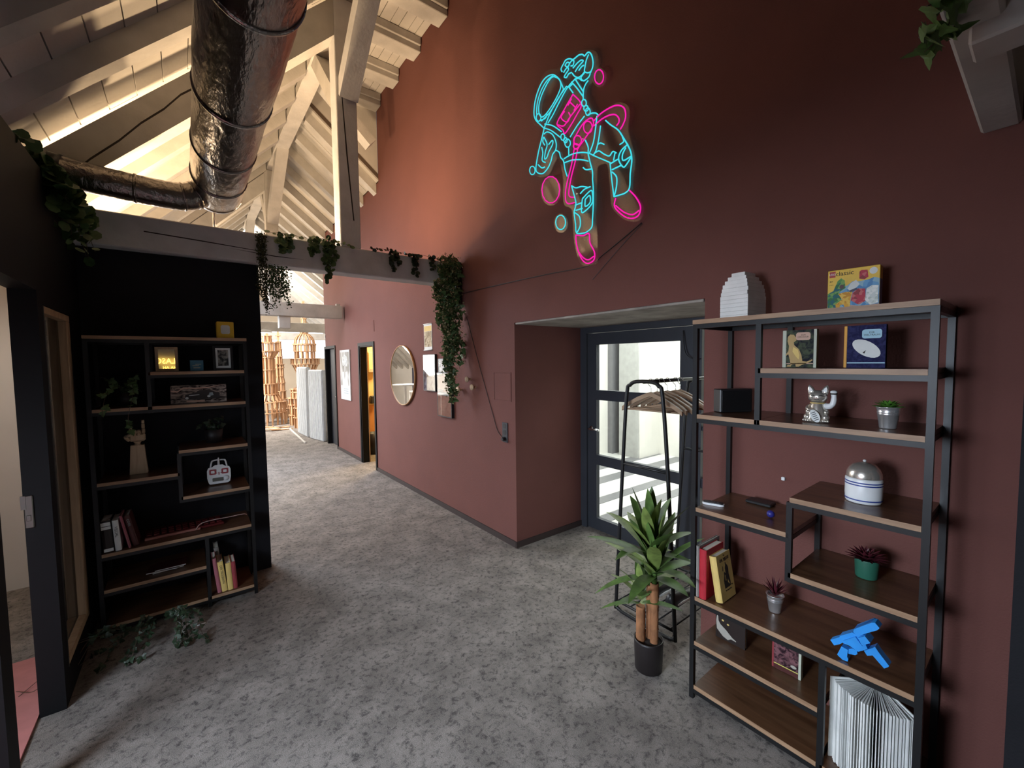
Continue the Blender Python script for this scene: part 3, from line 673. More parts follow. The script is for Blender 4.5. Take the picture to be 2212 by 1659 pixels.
# ------------------------------------------------------------------ right bookcase, top
t = thing('brick_block', 'white block of toy bricks with a stepped rounded top', 'toy', (2.21, 0.968, 1.94), RQ-0.05)
nc = 12; hh = 0.228
def frac(v, steps):
    for lim, f in steps:
        if v <= lim: return f
    return steps[-1][1]
for i in range(nc):
    v = (i+0.5)/nc
    fw = frac(v, [(0.50, 1.0), (0.67, 0.95), (0.75, 0.89), (0.84, 0.80), (0.93, 0.66), (1.0, 0.48)]); fd = frac(v, [(0.60, 1.0), (0.78, 0.92), (0.86, 0.82), (0.93, 0.72), (1.0, 0.58)])
    m = MB(); w, d = 0.135*fw/2, 0.18*fd/2; m.cbox((-w, -d, hh*i/nc+0.0004), (w, d, hh*(i+1)/nc), 0.0012); obj('brick_course', m, 'white_paint', t)

t = thing('brick_set_box', 'yellow printed toy brick box standing on the bookcase top', 'box', (2.235, 0.537, 1.94), RQ+0.04)
w, h, d = 0.174, 0.182, 0.052
m = MB(); m.cbox((-w/2, 0, 0), (w/2, d, h), 0.0015); bx = obj('carton', m, 'yellow_card', t)
def art(pts, mt, lvl=1):
    slip([(-w/2+u*w, v*h) for u, v in pts], -0.0002*lvl, mt, t, 'print', 0.0002)
art([(0.005, 0.02), (0.995, 0.02), (0.995, 0.70), (0.9, 0.74), (0.8, 0.70), (0.62, 0.68), (0.5, 0.70), (0.40, 0.62), (0.2, 0.55), (0.1, 0.47), (0.005, 0.46)], 'cells_blue')
art([(0.005, 0.02), (0.005, 0.46), (0.12, 0.52), (0.2, 0.74), (0.27, 0.80), (0.34, 0.74), (0.36, 0.56), (0.24, 0.48), (0.3, 0.24), (0.2, 0.02)], 'cells_green', 2)
art([(0.6, 0.02), (0.995, 0.02), (0.995, 0.14), (0.7, 0.11), (0.45, 0.16), (0.4, 0.02)], 'bubble_pink', 2)
art(ell(0.285, 0.60, 0.045, 0.05), 'cover_brown', 3)
art([(0.40, 0.54), (0.46, 0.66), (0.56, 0.72), (0.63, 0.62), (0.56, 0.54), (0.44, 0.49)], 'page_white', 3); art([(0.43, 0.49), (0.57, 0.54), (0.60, 0.50), (0.46, 0.44)], 'navy', 4)
art([(0.62, 0.74), (0.62, 0.90), (0.66, 0.93), (0.77, 0.92), (0.79, 0.76), (0.72, 0.71)], 'cells_red', 3)
art([(0.50, 0.43), (0.60, 0.52), (0.74, 0.50), (0.75, 0.22), (0.62, 0.15), (0.47, 0.26)], 'cells_red', 3)
art([(0.76, 0.50), (0.86, 0.56), (0.98, 0.55), (0.98, 0.16), (0.84, 0.12), (0.74, 0.24)], 'cells_white', 4)
art([(0.22, 0.44), (0.36, 0.47), (0.50, 0.46), (0.47, 0.33), (0.45, 0.05), (0.38, 0.05), (0.33, 0.18), (0.26, 0.18), (0.25, 0.04), (0.19, 0.04), (0.17, 0.20), (0.30, 0.30)], 'cells_orange', 4)
art([(0.35, 0.03), (0.35, 0.10), (0.40, 0.11), (0.40, 0.04)], 'page_white', 5)
art(ell(0.88, 0.885, 0.075, 0.075), 'page_white', 3)
art([(0.035, 0.83), (0.035, 0.97), (0.155, 0.975), (0.155, 0.835)], 'logo_red', 3)
text('lettering', 'LEGO', 0.012, 'page_white', t, (-w/2+0.095*w, -0.0009, 0.905*h), squash=0.72)
text('lettering', 'classic', 0.026, 'ink', t, (-w/2+0.335*w, -0.0008, 0.905*h), squash=0.95)
text('lettering', '4+', 0.011, 'ink', t, (-w/2+0.075*w, -0.0008, 0.74*h)); text('lettering', '11013', 0.006, 'ink', t, (-w/2+0.075*w, -0.0008, 0.66*h))
m = MB(); m.box((w/2, 0.0005, 0.001), (w/2+0.0003, d-0.0005, h*0.70)); obj('print', m, 'deep_blue', t)

# ------------------------------------------------------------------ right bookcase, second shelf: two picture books
t = standing_book('picture_book', 'small dark picture book with an ochre animal, pale strips both sides', 'book', (2.10, 0.684, 1.705), RQ, 0.126, 0.163, 0.022, 'print_forest', 'spine_cream', 0.015, 'spine_cream')
def pr(pts, mt, lvl=1): slip(pts, -0.0013-0.0002*lvl, mt, t, 'print', 0.0002)
pr([(-0.046, 0.004), (-0.042, 0.012), (-0.030, 0.012), (-0.034, 0.035), (-0.040, 0.060), (-0.048, 0.052), (-0.050, 0.058), (-0.040, 0.072), (-0.038, 0.095), (-0.044, 0.115), (-0.043, 0.135), (-0.034, 0.145), (-0.020, 0.143), (-0.012, 0.130), (-0.010, 0.118), (-0.020, 0.110), (-0.018, 0.098), (0.000, 0.080), (0.010, 0.055), (0.014, 0.028), (0.030, 0.026), (0.050, 0.036), (0.051, 0.030), (0.030, 0.018), (0.012, 0.012), (0.000, 0.004), (-0.010, 0.004), (-0.012, 0.016), (-0.026, 0.014), (-0.030, 0.004)], 'ochre')
pr([(-0.022, 0.090), (-0.004, 0.078), (0.002, 0.055), (0.000, 0.035), (-0.012, 0.050), (-0.024, 0.070)], 'yellow_book', 2)
pr([(-0.047, 0.0165), (0.053, 0.0165), (0.053, 0.0195), (-0.047, 0.0195)], 'bubble_pink', 1)
pr(rrect(-0.012, 0.118, 0.042, 0.152, 0.010), 'bubble_pink', 3)
text('lettering', 'ZUM\nDINOSAUR', 0.0085, 'ink', t, (0.015, -0.0021, 0.136), squash=0.95)
t = standing_book('picture_book', 'small navy picture book with a white disc and orange spine', 'book', (2.10, 0.462, 1.705), RQ, 0.128, 0.167, 0.022, 'print_space', 'orange_spine', 0.010)
pr(ell(0.006, 0.076, 0.050, 0.027, 22, -0.62), 'page_white'); pr([(-0.005, 0.060), (0.006, 0.070), (0.001, 0.056)], 'ink', 2)
pr([(-0.053, 0.018), (0.063, 0.018), (0.063, 0.0225), (-0.053, 0.0225)], 'bubble_blue')
pr(rrect(-0.008, 0.115, 0.052, 0.150, 0.009), 'bubble_blue', 2)
text('lettering', 'DER\nWELTRAUM', 0.0095, 'ink', t, (0.022, -0.0019, 0.133), squash=0.95)

# ------------------------------------------------------------------ third shelf: black box, lucky cat, succulent
t = thing('speaker_box', 'plain black box standing in the shadowed left bay', 'box', (2.215, 1.012, 1.475), -0.54)
m = MB(); m.cbox((-0.088, -0.03, 0), (0.088, 0.03, 0.118), 0.004); obj('case', m, 'plastic_black', t)
m = MB(); m.cbox((-0.080, -0.032, 0.008), (0.080, -0.0301, 0.110), 0.001); obj('front_panel', m, 'steel_black', t)

t = thing('lucky_cat', 'silver waving cat figurine with a pale plaque', 'figurine', (2.125, 0.617, 1.475), RQ+0.10)
S = 1.0
m = MB()
m.lathe([(0.001, 0), (0.040, 0), (0.043, 0.006), (0.043, 0.016), (0.040, 0.026), (0.036, 0.040), (0.031, 0.060), (0.026, 0.076), (0.023, 0.084)], 26)
m.ball((0, 0, 0.106), (0.036, 0.030, 0.028), 20)
m.ball((-0.030, -0.018, 0.020), (0.017, 0.020, 0.017), 12); m.ball((0.030, -0.018, 0.020), (0.017, 0.020, 0.017), 12)
m.ball((0.030, -0.006, 0.042), (0.013, 0.018, 0.014), 12); m.ball((-0.030, -0.006, 0.042), (0.013, 0.018, 0.014), 12)
body = obj('body', m, 'brushed_silver', t)
for s in (-1, 1):
    m = MB(); X = Matrix.Translation((s*0.023, 0, 0.126)) @ Matrix.Rotation(s*0.30, 4, 'Y')
    m.lathe([(0.014, -0.006), (0.0135, 0.006), (0.010, 0.018), (0.005, 0.027), (0.001, 0.031)], 12, X=X @ Matrix.Diagonal((1, 0.55, 1, 1))); e = obj('ear', m, 'brushed_silver', t)
    m = MB(); m.prism([(-0.008, 0.002), (0.008, 0.002), (0.005, 0.016), (0.0, 0.024), (-0.005, 0.016)], -0.0088, -0.0074, 'y', X); obj('inner_ear', m, 'white_paint', e)
    m = MB()
    for k in range(4): m.ball((s*0.030+(k-1.5)*0.008, -0.034, 0.007), (0.005, 0.007, 0.007), 8)
    obj('paw', m, 'brushed_silver', t)
m = MB(); m.tube(smooth_line([(0.026, -0.004, 0.070), (0.040, -0.010, 0.068), (0.052, -0.010, 0.078), (0.056, -0.008, 0.100), (0.055, -0.008, 0.122)], 5), [0.012]*8+[0.0105]*8+[0.0095]*5, 12); m.ball((0.055, -0.009, 0.128), (0.0125, 0.011, 0.008), 12); arm = obj('raised_arm', m, 'plastic_white', t)
m = MB(); m.lathe([(0.0105, 0), (0.0125, 0.001), (0.0125, 0.005), (0.0105, 0.006)], 14, (0.0553, -0.008, 0.118)); obj('cuff', m, 'ink', arm)
m = MB(); m.tube(smooth_line([(-0.026, -0.008, 0.066), (-0.032, -0.022, 0.058), (-0.022, -0.036, 0.052), (-0.008, -0.040, 0.050)], 5), 0.0085, 10); obj('folded_arm', m, 'brushed_silver', t)
m = MB(); m.lathe([(0.0262, 0.077), (0.0285, 0.080), (0.0262, 0.083)], 24); obj('collar', m, 'gold', t)
m = MB(); X = Matrix.Translation((0.0, -0.046, 0.028)) @ Matrix.Rotation(-0.45, 4, 'Y'); m.prism(ell(0, 0, 0.016, 0.028, 20), -0.003, 0.003, 'y', X); pq = obj('plaque', m, 'page_white', t)
m = MB()
for k in range(5): m.box((-0.009, -0.0036, -0.018+k*0.008), (0.008, -0.0031, -0.015+k*0.008), X)
obj('plaque_marks', m, 'socket_grey', pq)
m = MB()
for s in (-1, 1):
    m.tube(smooth_line([(s*0.022, -0.0225, 0.110), (s*0.014, -0.0285, 0.114), (s*0.006, -0.0300, 0.110)], 5), 0.0013, 6)
m.ball((0, -0.0305, 0.104), (0.003, 0.002, 0.002), 8); m.tube(smooth_line([(-0.008, -0.029, 0.098), (0, -0.0305, 0.0955), (0.008, -0.029, 0.098)], 5), 0.0010, 6); obj('face', m, 'ink', t)

t = thing('potted_succulent', 'bright green succulent in a shiny zinc pot', 'plant', (2.112, 0.386, 1.475), RQ)
bucket(t, 0.026, 0.036, 0.083)
m = MB(); m.lathe([(0.001, 0.0725), (0.033, 0.0725), (0.033, 0.070)], 16); obj('soil', m, 'soil', t)
rosette(t, 0.075, [(12, 0.052, 0.18), (11, 0.050, 0.48), (9, 0.044, 0.80), (7, 0.036, 1.10), (4, 0.030, 1.38)], 'succulent', w=0.014)

# ------------------------------------------------------------------ fourth level: canister, remote, ball
t = thing('lidded_canister', 'white canister with blue bands and a silver domed lid', 'canister', (2.165, 0.463, 1.16), RQ)
m = MB(); m.lathe([(0.001, 0), (0.056, 0), (0.059, 0.004), (0.061, 0.03), (0.061, 0.094), (0.058, 0.100), (0.001, 0.100)], 36); obj('jar', m, 'plastic_white', t)
for z in (0.082, 0.072, 0.012):
    m = MB(); m.lathe([(0.0611, z), (0.0615, z+0.001), (0.0615, z+0.004), (0.0611, z+0.005)], 36); obj('band', m, 'deep_blue', t)
m = MB(); m.lathe([(0.058, 0.1005), (0.0585, 0.106), (0.0565, 0.120), (0.050, 0.136), (0.038, 0.150), (0.020, 0.158), (0.006, 0.160), (0.006, 0.163), (0.001, 0.163)], 36); lid = obj('lid', m, 'brushed_silver', t)
m = MB(); m.ball((0, 0, 0.167), (0.006, 0.006, 0.005), 12); obj('knob', m, 'plastic_white', lid)
t = thing('remote_control', 'small white remote with black face on the shelf end', 'remote', (2.095, 1.045, 1.005), RQ+0.30)
m = MB(); m.prism(rrect(-0.052, -0.02, 0.052, 0.02, 0.018), 0.0, 0.010, 'z'); obj('shell', m, 'plastic_white', t)
m = MB(); m.prism(rrect(-0.047, -0.016, 0.047, 0.016, 0.015), 0.010, 0.0145, 'z'); f = obj('face', m, 'plastic_black', t)
m = MB()
for k in range(4): m.lathe([(0.001, 0.0163), (0.003, 0.0158), (0.003, 0.0145)], 8, (-0.02+k*0.014, 0, 0))
obj('button', m, 'socket_grey', f)
m = MB(); m.ball((0, 0, 0.017), 0.017, 18); o = obj('blue_ball', m, 'ball_blue'); o.location = (2.125, 0.79, 1.005); tag(o, 'small dark blue ball on the left middle shelf', 'ball')
t = thing('flat_gadget', 'flat black gadget lying at the back of the remote shelf', 'gadget', (2.29, 0.90, 1.005), RQ)
m = MB(); m.cbox((-0.06, -0.035, 0), (0.06, 0.035, 0.016), 0.004); obj('case', m, 'plastic_black', t)

# green pot with a wine coloured succulent
t = thing('potted_plant', 'wine red spiky succulent in a dark green pot', 'plant', (2.20, 0.452, 0.835), RQ)
m = MB(); m.lathe([(0.001, 0), (0.035, 0), (0.037, 0.003), (0.041, 0.074), (0.041, 0.078), (0.038, 0.078), (0.037, 0.068), (0.001, 0.068)], 28); obj('pot', m, 'green_pot', t)
rosette(t, 0.070, [(14, 0.078, 0.22), (12, 0.074, 0.52), (9, 0.062, 0.85), (6, 0.050, 1.2)], 'wine_leaf', w=0.017)

# ------------------------------------------------------------------ full shelf: three books, potted plant, blue brick blaster
t, X = shelf_book('book', 'grey cloth book, outermost beside the red one', (1.995, 1.079, 0.545), RQ, 0.014, 0.21, 0.262, 'grey_cloth')
t, X = shelf_book('book', 'tall red clothbound book with dark side boards', (1.995, 1.063, 0.545), RQ, 0.036, 0.175, 0.252, 'red_cloth')
t, X = shelf_book('book', 'thick yellow old book leaning on the red one', (2.022, 0.990, 0.545), RQ, 0.034, 0.142, 0.222, 'yellow_book', 0.17)
Rz = Matrix.Rotation(PI/2, 4, 'Z')
def cov(pts, mt, lvl=1):
    mb = MB(); mb.prism(pts, 0.034+0.0002*lvl-0.0002, 0.034+0.0002*lvl, 'x', X); obj('print', mb, mt, t)
cov([(0.048, 0.055), (0.105, 0.055), (0.108, 0.075), (0.100, 0.115), (0.104, 0.140), (0.098, 0.158), (0.088, 0.163), (0.084, 0.175), (0.078, 0.175), (0.078, 0.160), (0.072, 0.150), (0.072, 0.125), (0.066, 0.128), (0.062, 0.135), (0.056, 0.130), (0.056, 0.115), (0.046, 0.095)], 'ink')
cov([(0.046, 0.140), (0.053, 0.138), (0.055, 0.160), (0.050, 0.165)], 'ink')
cov([(0.064, 0.090), (0.070, 0.090), (0.067, 0.118), (0.063, 0.118)], 'yellow_book', 2); cov([(0.082, 0.080), (0.094, 0.066), (0.097, 0.070), (0.086, 0.092)], 'yellow_book', 2)
def covtext(body, size, y, z, sq=1.0):
    text('lettering', body, size, 'ink', t, (0, 0, 0), X=X @ Matrix.Translation((0.0344, y, z)) @ Rz, squash=sq)
covtext('DR. MJDSK', 0.021, 0.076, 0.192, 0.92); covtext('The', 0.008, 0.076, 0.211); covtext('The Unspeakable', 0.0085, 0.078, 0.044); covtext('M. J.', 0.008, 0.118, 0.058)
t = thing('potted_plant', 'wine red plant in a dull zinc pot beside the yellow book', 'plant', (2.165, 0.778, 0.545), RQ)
bucket(t, 0.025, 0.036, 0.083)
rosette(t, 0.075, [(9, 0.070, 0.65), (8, 0.085, 0.95), (5, 0.090, 1.25)], 'wine_leaf', w=0.011)

# blue blaster of toy bricks standing on its grips, in a plane parallel to the wall
t = thing('brick_blaster', 'bright blue blaster built of toy bricks', 'toy', (2.03, 0.45, 0.545), 0)
def gun(name, pts, x0, x1):
    m = MB(); m.prism([(p[1]-0.45, p[2]-0.545+0.0012) for p in pts], x0, x1, 'x'); return obj(name, m, 'blue_brick', t)
gun('barrel', [(2.030, 0.445, 0.689), (2.030, 0.393, 0.742), (2.030, 0.382, 0.747), (2.030, 0.369, 0.733), (2.030, 0.375, 0.722), (2.030, 0.406, 0.694), (2.030, 0.432, 0.667), (2.030, 0.446, 0.677)], -0.022, 0.018)
gun('scope_rail', [(2.030, 0.445, 0.689), (2.030, 0.393, 0.742), (2.030, 0.387, 0.734), (2.030, 0.440, 0.679)], -0.010, 0.030)
gun('body', [(2.030, 0.490, 0.637), (2.030, 0.450, 0.673), (2.030, 0.432, 0.667), (2.030, 0.409, 0.684), (2.030, 0.392, 0.666), (2.030, 0.409, 0.648), (2.030, 0.402, 0.632), (2.030, 0.417, 0.617), (2.030, 0.430, 0.606), (2.030, 0.456, 0.615), (2.030, 0.478, 0.614)], -0.018, 0.022)
gun('side_brick', [(2.030, 0.429, 0.666), (2.030, 0.409, 0.684), (2.030, 0.392, 0.666), (2.030, 0.417, 0.643)], -0.030, -0.0185)
gun('side_plate', [(2.030, 0.475, 0.629), (2.030, 0.438, 0.664), (2.030, 0.417, 0.639), (2.030, 0.443, 0.622)], -0.026, -0.0185)
gun('muzzle', [(2.030, 0.520, 0.603), (2.030, 0.490, 0.631), (2.030, 0.474, 0.650), (2.030, 0.473, 0.622), (2.030, 0.489, 0.602), (2.030, 0.507, 0.587)], -0.014, 0.016)
gun('fore_grip', [(2.030, 0.483, 0.597), (2.030, 0.462, 0.594), (2.030, 0.464, 0.565), (2.030, 0.460, 0.558), (2.030, 0.461, 0.547), (2.030, 0.477, 0.544), (2.030, 0.496, 0.556)], -0.016, 0.012)
gun('trigger_block', [(2.030, 0.449, 0.604), (2.030, 0.436, 0.605), (2.030, 0.433, 0.591), (2.030, 0.440, 0.582), (2.030, 0.462, 0.576), (2.030, 0.462, 0.594)], -0.010, 0.012)
gun('grip', [(2.030, 0.413, 0.618), (2.030, 0.387, 0.644), (2.030, 0.381, 0.651), (2.030, 0.371, 0.637), (2.030, 0.339, 0.600), (2.030, 0.343, 0.593), (2.030, 0.353, 0.583), (2.030, 0.387, 0.614), (2.030, 0.403, 0.604)], -0.016, 0.020)

# ------------------------------------------------------------------ low left shelf: two picture books
t = standing_book('picture_book', 'dark picture book with a pale furry animal and grey bubble', 'book', (2.115, 0.960, 0.31), RQ, 0.145, 0.178, 0.022, 'cover_black')
pr([(-0.066, 0.045), (-0.070, 0.085), (-0.066, 0.118), (-0.060, 0.112), (-0.058, 0.090), (-0.048, 0.075), (-0.020, 0.058), (0.002, 0.040), (0.012, 0.032), (0.030, 0.024), (0.030, 0.020), (0.006, 0.022), (-0.010, 0.010), (-0.035, 0.018)], 'fur_pale')
pr([(-0.056, 0.140), (-0.050, 0.142), (-0.044, 0.124), (-0.050, 0.122)], 'fur_pale'); pr([(-0.046, 0.112), (-0.030, 0.116), (-0.008, 0.105), (-0.006, 0.075), (-0.024, 0.064), (-0.044, 0.078)], 'cover_black', 2)
pr(ell(-0.036, 0.101, 0.006, 0.0045), 'yellow_book', 3); pr(ell(-0.010, 0.090, 0.006, 0.0045), 'yellow_book', 3)
pr(rrect(-0.034, 0.128, 0.022, 0.158, 0.010), 'bubble_grey', 3)
text('lettering', 'DIE\nKATZE', 0.0095, 'ink', t, (-0.006, -0.0021, 0.144))
t = standing_book('picture_book', 'dark red picture book with a yellow bubble and white edge', 'book', (2.105, 0.705, 0.31), RQ, 0.116, 0.182, 0.022, 'print_dark', 'dull_red', 0.008, 'spine_cream')
pr([(-0.050, 0.023), (0.048, 0.023), (0.048, 0.027), (-0.050, 0.027)], 'bubble_yellow'); pr([(-0.050, 0.002), (0.048, 0.002), (0.048, 0.023), (-0.050, 0.023)], 'cover_brown')
pr(ell(0.030, 0.045, 0.012, 0.007), 'fur_pale', 2)
pr([(-0.010, 0.158), (-0.002, 0.166), (0.030, 0.166), (0.043, 0.156), (0.043, 0.128), (0.004, 0.128), (-0.010, 0.140)], 'bubble_yellow', 2)
text('lettering', 'HIPPE\nPFERDE', 0.0095, 'ink', t, (0.017, -0.0021, 0.147))

# fanned open book standing in the bottom right bay
t = thing('open_book', 'large book standing fanned open, its white pages forward', 'book', (2.185, 0.405, 0.075), RQ)
h0 = 0.345; n = 30; rnd = random.Random(3)
for k in range(n):
    u = k/(n-1); a = -0.72+1.50*u
    r = 0.166+0.030*u+rnd.uniform(-0.004, 0.003); wd = rnd.choice((0.0022, 0.003, 0.0042, 0.0052))
    d = Vector((math.sin(a), -math.cos(a), 0)); s = Vector((d.y, -d.x, 0))
    q = [d*0.012-s*0.0006, d*r-s*wd/2, d*r+s*wd/2, d*0.012+s*0.0006]
    m = MB(); m.prism([(p.x, p.y) for p in q], 0.002, h0-rnd.uniform(0, 0.004), 'z'); obj('leaf', m, 'page_white', t)
for a in (-0.80, 0.84):
    d = Vector((math.sin(a), -math.cos(a), 0)); s = Vector((d.y, -d.x, 0)); r = 0.172 if a < 0 else 0.202
    m = MB(); m.prism([(p.x, p.y) for p in (d*0.010-s*0.002, d*r-s*0.002, d*r+s*0.002, d*0.010+s*0.002)], 0, h0+0.003, 'z'); obj('board', m, 'page_white', t)
m = MB(); m.cbox((-0.014, 0.0, 0), (0.014, 0.012, h0+0.003), 0.003); obj('spine', m, 'grey_cloth', t)

# ================================================================== left bookcase
def LX(x): return x
t = thing('yellow_cube', 'plain yellow cube with pale panels on the dark bookcase', 'box', (0.238, 3.835, 1.94), 0.0)
c = 0.053; m = MB(); m.cbox((-c, -c, 0), (c, c, 2*c+0.018), 0.004); cb = obj('block', m, 'yellow_card', t)
m = MB(); m.prism(rrect(-0.028, 0.034, 0.028, 0.098, 0.012), -c-0.0015, -c, 'y'); obj('panel', m, 'page_white', t)
m = MB(); m.prism(rrect(-0.028, 0.034, 0.028, 0.098, 0.012), c, c+0.0015, 'x'); obj('panel', m, 'page_white', t)
# framed mirror-like picture
def picture(name, label, cat, loc, w, h, mt_frame, mt_mat, mt_pic, fw, mw, tilt=0.10, rz=0.0):
    t = thing(name, label, cat, loc, rz); X = Matrix.Rotation(-tilt, 4, 'X')
    m = MB()
    for lo, hi in (((-w/2, 0, 0), (-w/2+fw, 0.014, h)), ((w/2-fw, 0, 0), (w/2, 0.014, h)), ((-w/2+fw, 0, 0), (w/2-fw, 0.014, fw)), ((-w/2+fw, 0, h-fw), (w/2-fw, 0.014, h))): m.box(lo, hi, X)
    obj('frame', m, mt_frame, t)
    m = MB(); m.box((-w/2+fw, 0.004, fw), (w/2-fw, 0.008, h-fw), X); obj('mat', m, mt_mat, t)
    if mt_pic:
        m = MB(); m.box((-w/2+fw+mw, 0.0032, fw+mw*1.3), (w/2-fw-mw, 0.0039, h-fw-mw), X); obj('picture', m, mt_pic, t)
    return t, X
t, X = picture('framed_mirror', 'bronze photo frame whose glass mirrors glowing yellow letters', 'picture', (-0.108, 3.775, 1.706), 0.124, 0.168, 'bead_wood', 'mirror', None, 0.017, 0.0, 0.0, 0.0)
t = thing('small_card_box', 'small teal box between the two photo frames', 'box', (0.057, 3.785, 1.705), 0.0)
m = MB(); m.cbox((-0.039, 0, 0), (0.039, 0.03, 0.076), 0.002); obj('carton', m, 'teal_card', t)
m = MB()
for a, b in (((-0.02, 0.018), (0.02, 0.026)), ((-0.025, 0.034), (0.012, 0.040)), ((-0.008, 0.044), (0.026, 0.050))): m.box((a[0], -0.0004, a[1]), (b[0], 0, b[1]))
obj('print', m, 'spine_cream', t)
picture('framed_photo', 'black and white portrait in a white mat, near the shelf end', 'picture', (0.217, 3.80, 1.706), 0.124, 0.180, 'plastic_black', 'page_white', 'print_bw', 0.016, 0.013, 0.06)
t = thing('panorama_box', 'long glossy box printed with a black car on a road', 'box', (0.063, 3.775, 1.475), 0.0)
w, h = 0.325, 0.128; m = MB(); m.cbox((-w/2, 0, 0), (w/2, 0.09, h), 0.002); obj('carton', m, 'print_car', t)
def pr2(pts, mt, lvl=1): slip(pts, -0.0002*lvl, mt, t, 'print', 0.0002)
pr2([(-0.16, 0.088), (-0.125, 0.078), (-0.09, 0.105), (-0.02, 0.100), (0.05, 0.104), (0.12, 0.120), (0.16, 0.127), (0.05, 0.112), (-0.02, 0.108), (-0.09, 0.114), (-0.125, 0.088), (-0.16, 0.096)], 'bubble_pink')
pr2([(-0.085, 0.028), (-0.08, 0.062), (-0.02, 0.075), (0.0, 0.09), (0.06, 0.094), (0.10, 0.07), (0.12, 0.065), (0.12, 0.03), (0.0, 0.022)], 'cover_black'); pr2([(0.052, 0.045), (0.060, 0.070), (0.078, 0.072), (0.084, 0.050)], 'bubble_grey', 2)
pr2([(-0.06, 0.052), (0.0, 0.056), (0.0, 0.060), (-0.06, 0.056)], 'page_white', 2); pr2(ell(-0.072, 0.036, 0.010, 0.008), 'page_white', 2); pr2(ell(0.055, 0.044, 0.010, 0.008), 'page_white', 2)
pr2([(-0.075, 0.006), (0.03, 0.006), (0.03, 0.018), (-0.075, 0.018)], 'bubble_pink', 2)
# trailing plants
def trailing(name, label, loc, stems, seed, mt='ivy_dark', size=0.03, disc=True, cat='plant', pot=None, gap=0.022, keep=None):
    t = thing(name, label, cat, loc); rr = random.Random(seed); sm = MB(); fo = MB()
    for pts in stems:
        ln = smooth_line(pts, 6); sm.tube(ln, 0.0016, 5)
        for i in range(len(ln)-1):
            a, b = ln[i], ln[i+1]; n = max(1, int((b-a).length/gap))
            for k in range(n):
                p = a.lerp(b, (k+rr.random())/n); d = Vector((rr.uniform(-1, 1), rr.uniform(-1, 0.6), rr.uniform(-0.9, 0.5))); sz = size*rr.uniform(0.6, 1.2)
                if keep and not keep(p): continue
                (fo.disc if disc else fo.ivy)(p, d, (rr.uniform(-0.6, 0.6), -1, rr.uniform(-0.2, 1)), sz)
    obj('stem', sm, 'stem_brown', t); f = obj('foliage', fo, mt, t, kind='stuff')
    if pot:
        m = MB(); r, hp = pot; m.lathe([(0.001, 0), (r*0.8, 0), (r, hp), (r*0.93, hp), (r*0.9, hp-0.01), (0.001, hp-0.01)], 20); obj('pot', m, 'black_pot', t)
    return t
trailing('trailing_plant', 'dark trailing plant hanging off the left end of a shelf', (-0.33, 3.86, 1.475), [[(0, 0, 0.08), (-0.04, -0.08, 0.14), (-0.08, -0.235, 0.08), (-0.10, -0.25, -0.04)], [(0, 0, 0.08), (0.03, -0.10, 0.16), (0.05, -0.235, 0.10), (0.02, -0.25, -0.06), (0.03, -0.25, -0.16)], [(0, 0, 0.08), (0.05, -0.08, 0.20), (0.08, -0.13, 0.22)], [(0, 0, 0.08), (0.05, -0.1, 0.12), (0.085, -0.14, 0.10)], [(0, 0, 0.08), (-0.08, -0.04, 0.18), (-0.12, -0.1, 0.2)]], 5, 'ivy_green', 0.045, False, 'plant', (0.055, 0.09), 0.022, lambda p: (p.z > 0.065 or p.y < -0.25) and -0.10 < p.x < 0.052)
trailing('potted_plant', 'shadowed plant in a black pot on the right-hand shelf', (0.14, 3.90, 1.16), [[(0, 0, 0.09), (-0.05, -0.02, 0.15), (-0.09, -0.04, 0.13)], [(0, 0, 0.09), (0.03, 0, 0.17), (0.06, -0.03, 0.18)], [(0, 0, 0.09), (-0.02, -0.04, 0.16), (-0.03, -0.08, 0.13)], [(0, 0, 0.09), (0.05, -0.03, 0.13)]], 8, 'ivy_dark', 0.035, False, 'plant', (0.06, 0.10))
# wooden artist's hand making horns
t = thing('wooden_hand', 'jointed wooden hand making a horns sign on a pale stand', 'sculpture', (-0.292, 3.86, 1.005), 0.0)
m = MB(); m.lathe([(0.066, 0), (0.066, 0.004), (0.050, 0.196), (0.001, 0.196)], 4, X=Matrix.Rotation(PI/4, 4, 'Z') @ Matrix.Diagonal((1, 1, 1, 1))); m.smooth = [False]*len(m.smooth); m.v = [(x, y*0.7, z) for x, y, z in m.v]; st = obj('stand', m, 'pale_wood', t)
m = MB(); m.lathe([(0.018, 0.196), (0.014, 0.206), (0.020, 0.216), (0.022, 0.222)], 16); obj('wrist', m, 'pale_wood', t)
m = MB(); m.cbox((-0.042, -0.014, 0.221), (0.044, 0.014, 0.275), 0.009); obj('palm', m, 'pale_wood', t)
def finger(x, segs, label=None):
    m = MB(); p = Vector((x, 0, 0.272))
    for ln, ang, r in segs:
        d = Vector((0, -math.sin(ang), math.cos(ang))); q = p+d*ln; m.tube([p+d*0.0015, p+d*ln*0.3, q-d*0.0015], [r*0.86, r, r*0.92], 10); p = q
    return obj('finger', m, 'pale_wood', t)
finger(-0.032, [(0.036, 0, 0.0105), (0.030, 0.05, 0.010), (0.024, 0.1, 0.009)]); finger(0.034, [(0.036, 0, 0.0105), (0.034, 0.04, 0.010), (0.026, 0.08, 0.009)])
finger(-0.010, [(0.030, 0.5, 0.011), (0.026, 2.2, 0.0105), (0.020, 3.0, 0.009)]); finger(0.012, [(0.030, 0.5, 0.011), (0.026, 2.2, 0.0105), (0.020, 3.0, 0.009)])
m = MB(); m.tube([(-0.040, -0.004, 0.232), (-0.056, -0.012, 0.250), (-0.058, -0.018, 0.262)], [0.012, 0.011, 0.010], 10); m.tube([(-0.056, -0.018, 0.262), (-0.036, -0.030, 0.270), (-0.016, -0.034, 0.268)], [0.0105, 0.010, 0.008], 10); obj('thumb', m, 'pale_wood', t)
